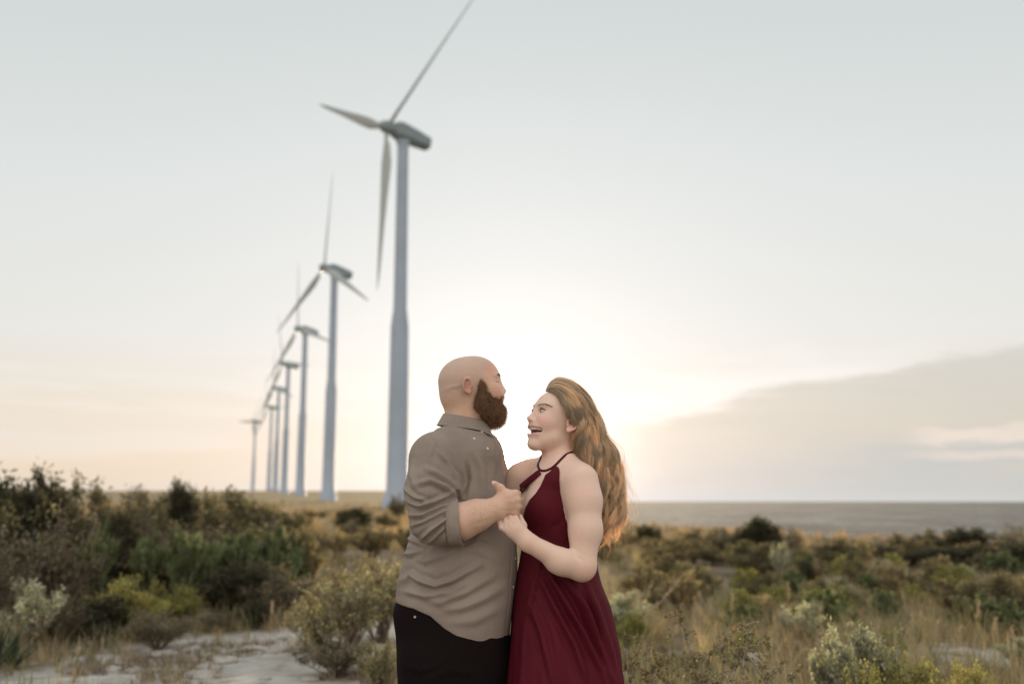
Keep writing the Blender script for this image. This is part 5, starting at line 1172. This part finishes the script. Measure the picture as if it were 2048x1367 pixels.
# hair
def woman_hair():
    outer = [(1093, 778, 0), (1102, 765, 0), (1120, 759, 0), (1150, 771, 0), (1178, 801, 0), (1196, 838, 0), (1212, 880, .0), (1230, 922, .0), (1240, 964, .0), (1241, 1010, .0), (1230, 1056, .0)]
    inner = [(1091, 785, 0), (1100, 787, 0), (1113, 799, 0), (1122, 818, 0), (1133, 838, 0), (1148, 858, 0), (1149, 886, 0), (1163, 922, 0), (1186, 968, 0), (1198, 1020, 0), (1200, 1068, 0)]
    wid = [.012, .040, .066, .088, .092, .088, .085, .080, .070, .058, .045]
    dyc = [-.035, -.035, -.035, -.035, -.030, -.025, -.015, .0, .010, .01, .0]
    Po = np.array([P3(a, b, c) for a, b, c in outer]); Pi = np.array([P3(a, b, c) for a, b, c in inner]); k = np.arange(len(Po), dtype=float)
    g = np.random.default_rng(12); nc = 170; ns = 8200; n = 44
    cl = g.integers(0, nc, ns); phi_c = g.uniform(R(-75), R(93), nc); dep_c = g.uniform(.72, 1.02, nc)**.8; phase = g.uniform(0, 2*math.pi, nc); amp = g.uniform(.5, 1.5, nc); fr = g.uniform(3.2, 5.2, nc); ln_c = g.uniform(.80, 1.02, nc)
    phi = phi_c[cl]+g.normal(0, .045, ns); dep = np.clip(dep_c[cl]+g.normal(0, .022, ns), .5, 1.08); ln = np.clip(ln_c[cl]+g.normal(0, .03, ns), .6, 1.12)
    t = np.linspace(0, 1, n)[None, :]*ln[:, None]; t0 = g.uniform(0, .07, ns)[:, None]; kk = (t0+(1-t0)*t)*(len(Po)-1)
    def ip(A): 
        q = np.clip(kk, 0, len(Po)-1); r = smooth_interp(q.ravel(), k, np.asarray(A, float)).reshape(kk.shape); return r+(kk-q)*(A[-1]-A[-2])
    O_ = np.stack([ip(Po[:, i]) for i in range(3)], -1); I_ = np.stack([ip(Pi[:, i]) for i in range(3)], -1); Wd = ip(np.array(wid)); Dc = ip(np.array(dyc))
    c = np.cos(phi)[:, None]; s = np.sin(phi)[:, None]; cc = np.sign(c)*np.abs(c)**.9
    mid = I_+(O_-I_)*.0
    P = I_+(O_-I_)*(np.clip(cc, 0, 1)*dep[:, None])[..., None]; P[..., 1] = YB+Dc-s*Wd*dep[:, None]
    # waves, growing towards the ends; clump members share a phase
    grow = sstep(kk/(len(Po)-1), .15, .80)[..., None]; w = (kk/(len(Po)-1)*fr[cl][:, None]*2*math.pi+phase[cl][:, None])
    T = np.gradient(P, axis=1); T /= np.linalg.norm(T, axis=2)[..., None]+1e-9; B1 = np.cross(T, [0, 1., 0]); 
    P = P+B1*(np.sin(w)*.0150*amp[cl][:, None]*(.5+kk/10))[..., None]*grow; P[..., 1] += np.cos(w+.6)*.014*amp[cl][:, None]*grow[..., 0]
    fz = g.normal(0, 1, (ns, 3)); P = P+fz[:, None, :]*.0024*(.3+.7*grow)+np.sin(w*1.7+g.uniform(0, 6, ns)[:, None])[..., None]*.0010*grow
    # loose wind-blown ends and flyaways
    fl = g.random(ns) < .045; P[fl, :, 0] += (sstep(kk[fl]/(len(Po)-1), .35, 1.0)*g.uniform(.004, .05, fl.sum())[:, None]); P[fl, :, 2] += (sstep(kk[fl]/(len(Po)-1), .35, 1.0)*g.normal(.0, .018, fl.sum())[:, None])
    tint = g.uniform(.55, 1.25, nc)[cl]*g.uniform(.8, 1.2, ns); root = np.linspace(.85, 1.12, n)
    colr = (tint[:, None]*root[None, :]); colr = np.repeat(colr[:, :, None], 3, 2)*np.array([1.05, 1.0, .95]); colr = np.repeat(colr, 3, 1)
    r0 = g.uniform(.00035, .00075, ns); r0[fl] *= .5
    me = strands_mesh('hair_strands', P-np.array(wom.location), r0, r0*.45); set_col(me, colr.reshape(-1, 3))
    # solid underlayer that the strands lie on
    F = Field(np.arange(P3(1075, 0)[0], P3(1250, 0)[0]+.02, .005), np.arange(YB-.17, YB+.12, .005), np.arange(P3(0, 1070)[2], P3(0, 750)[2], .005))
    kk2 = np.linspace(1.6, 9.0, 30); prev = None
    for q in kk2:
        o = np.array([smooth_interp(np.array([q]), k, Po[:, i])[0] for i in range(3)]); i_ = np.array([smooth_interp(np.array([q]), k, Pi[:, i])[0] for i in range(3)]); wd = float(smooth_interp(np.array([q]), k, np.array(wid))[0]); dc = float(smooth_interp(np.array([q]), k, np.array(dyc))[0])
        c_ = i_+(o-i_)*.42; c_[1] = YB+dc; hw = np.linalg.norm(o-i_)*.40*(1-.035*q); e1 = nrm((o-i_)*[1, 0, 1]); e3 = np.cross(e1, [0, 1, 0]); Mx = np.stack([e1, [0, 1, 0], e3], 1)
        F.ell(c_, (hw, wd*.80*(1-.05*q), .022), Mx, .02)
    V, Q = F.mesh(2); N = normals(V, Q); V = V+N*(vn3(V, 60, 8)*.0015)[:, None]
    return me, V, Q
hm, hV, hQ = woman_hair()
hb = plink('hair', hV, hQ, M_hairbase, wom, wom); o = link('hair_strands', hm, M_hair, hb); o['kind'] = 'stuff'
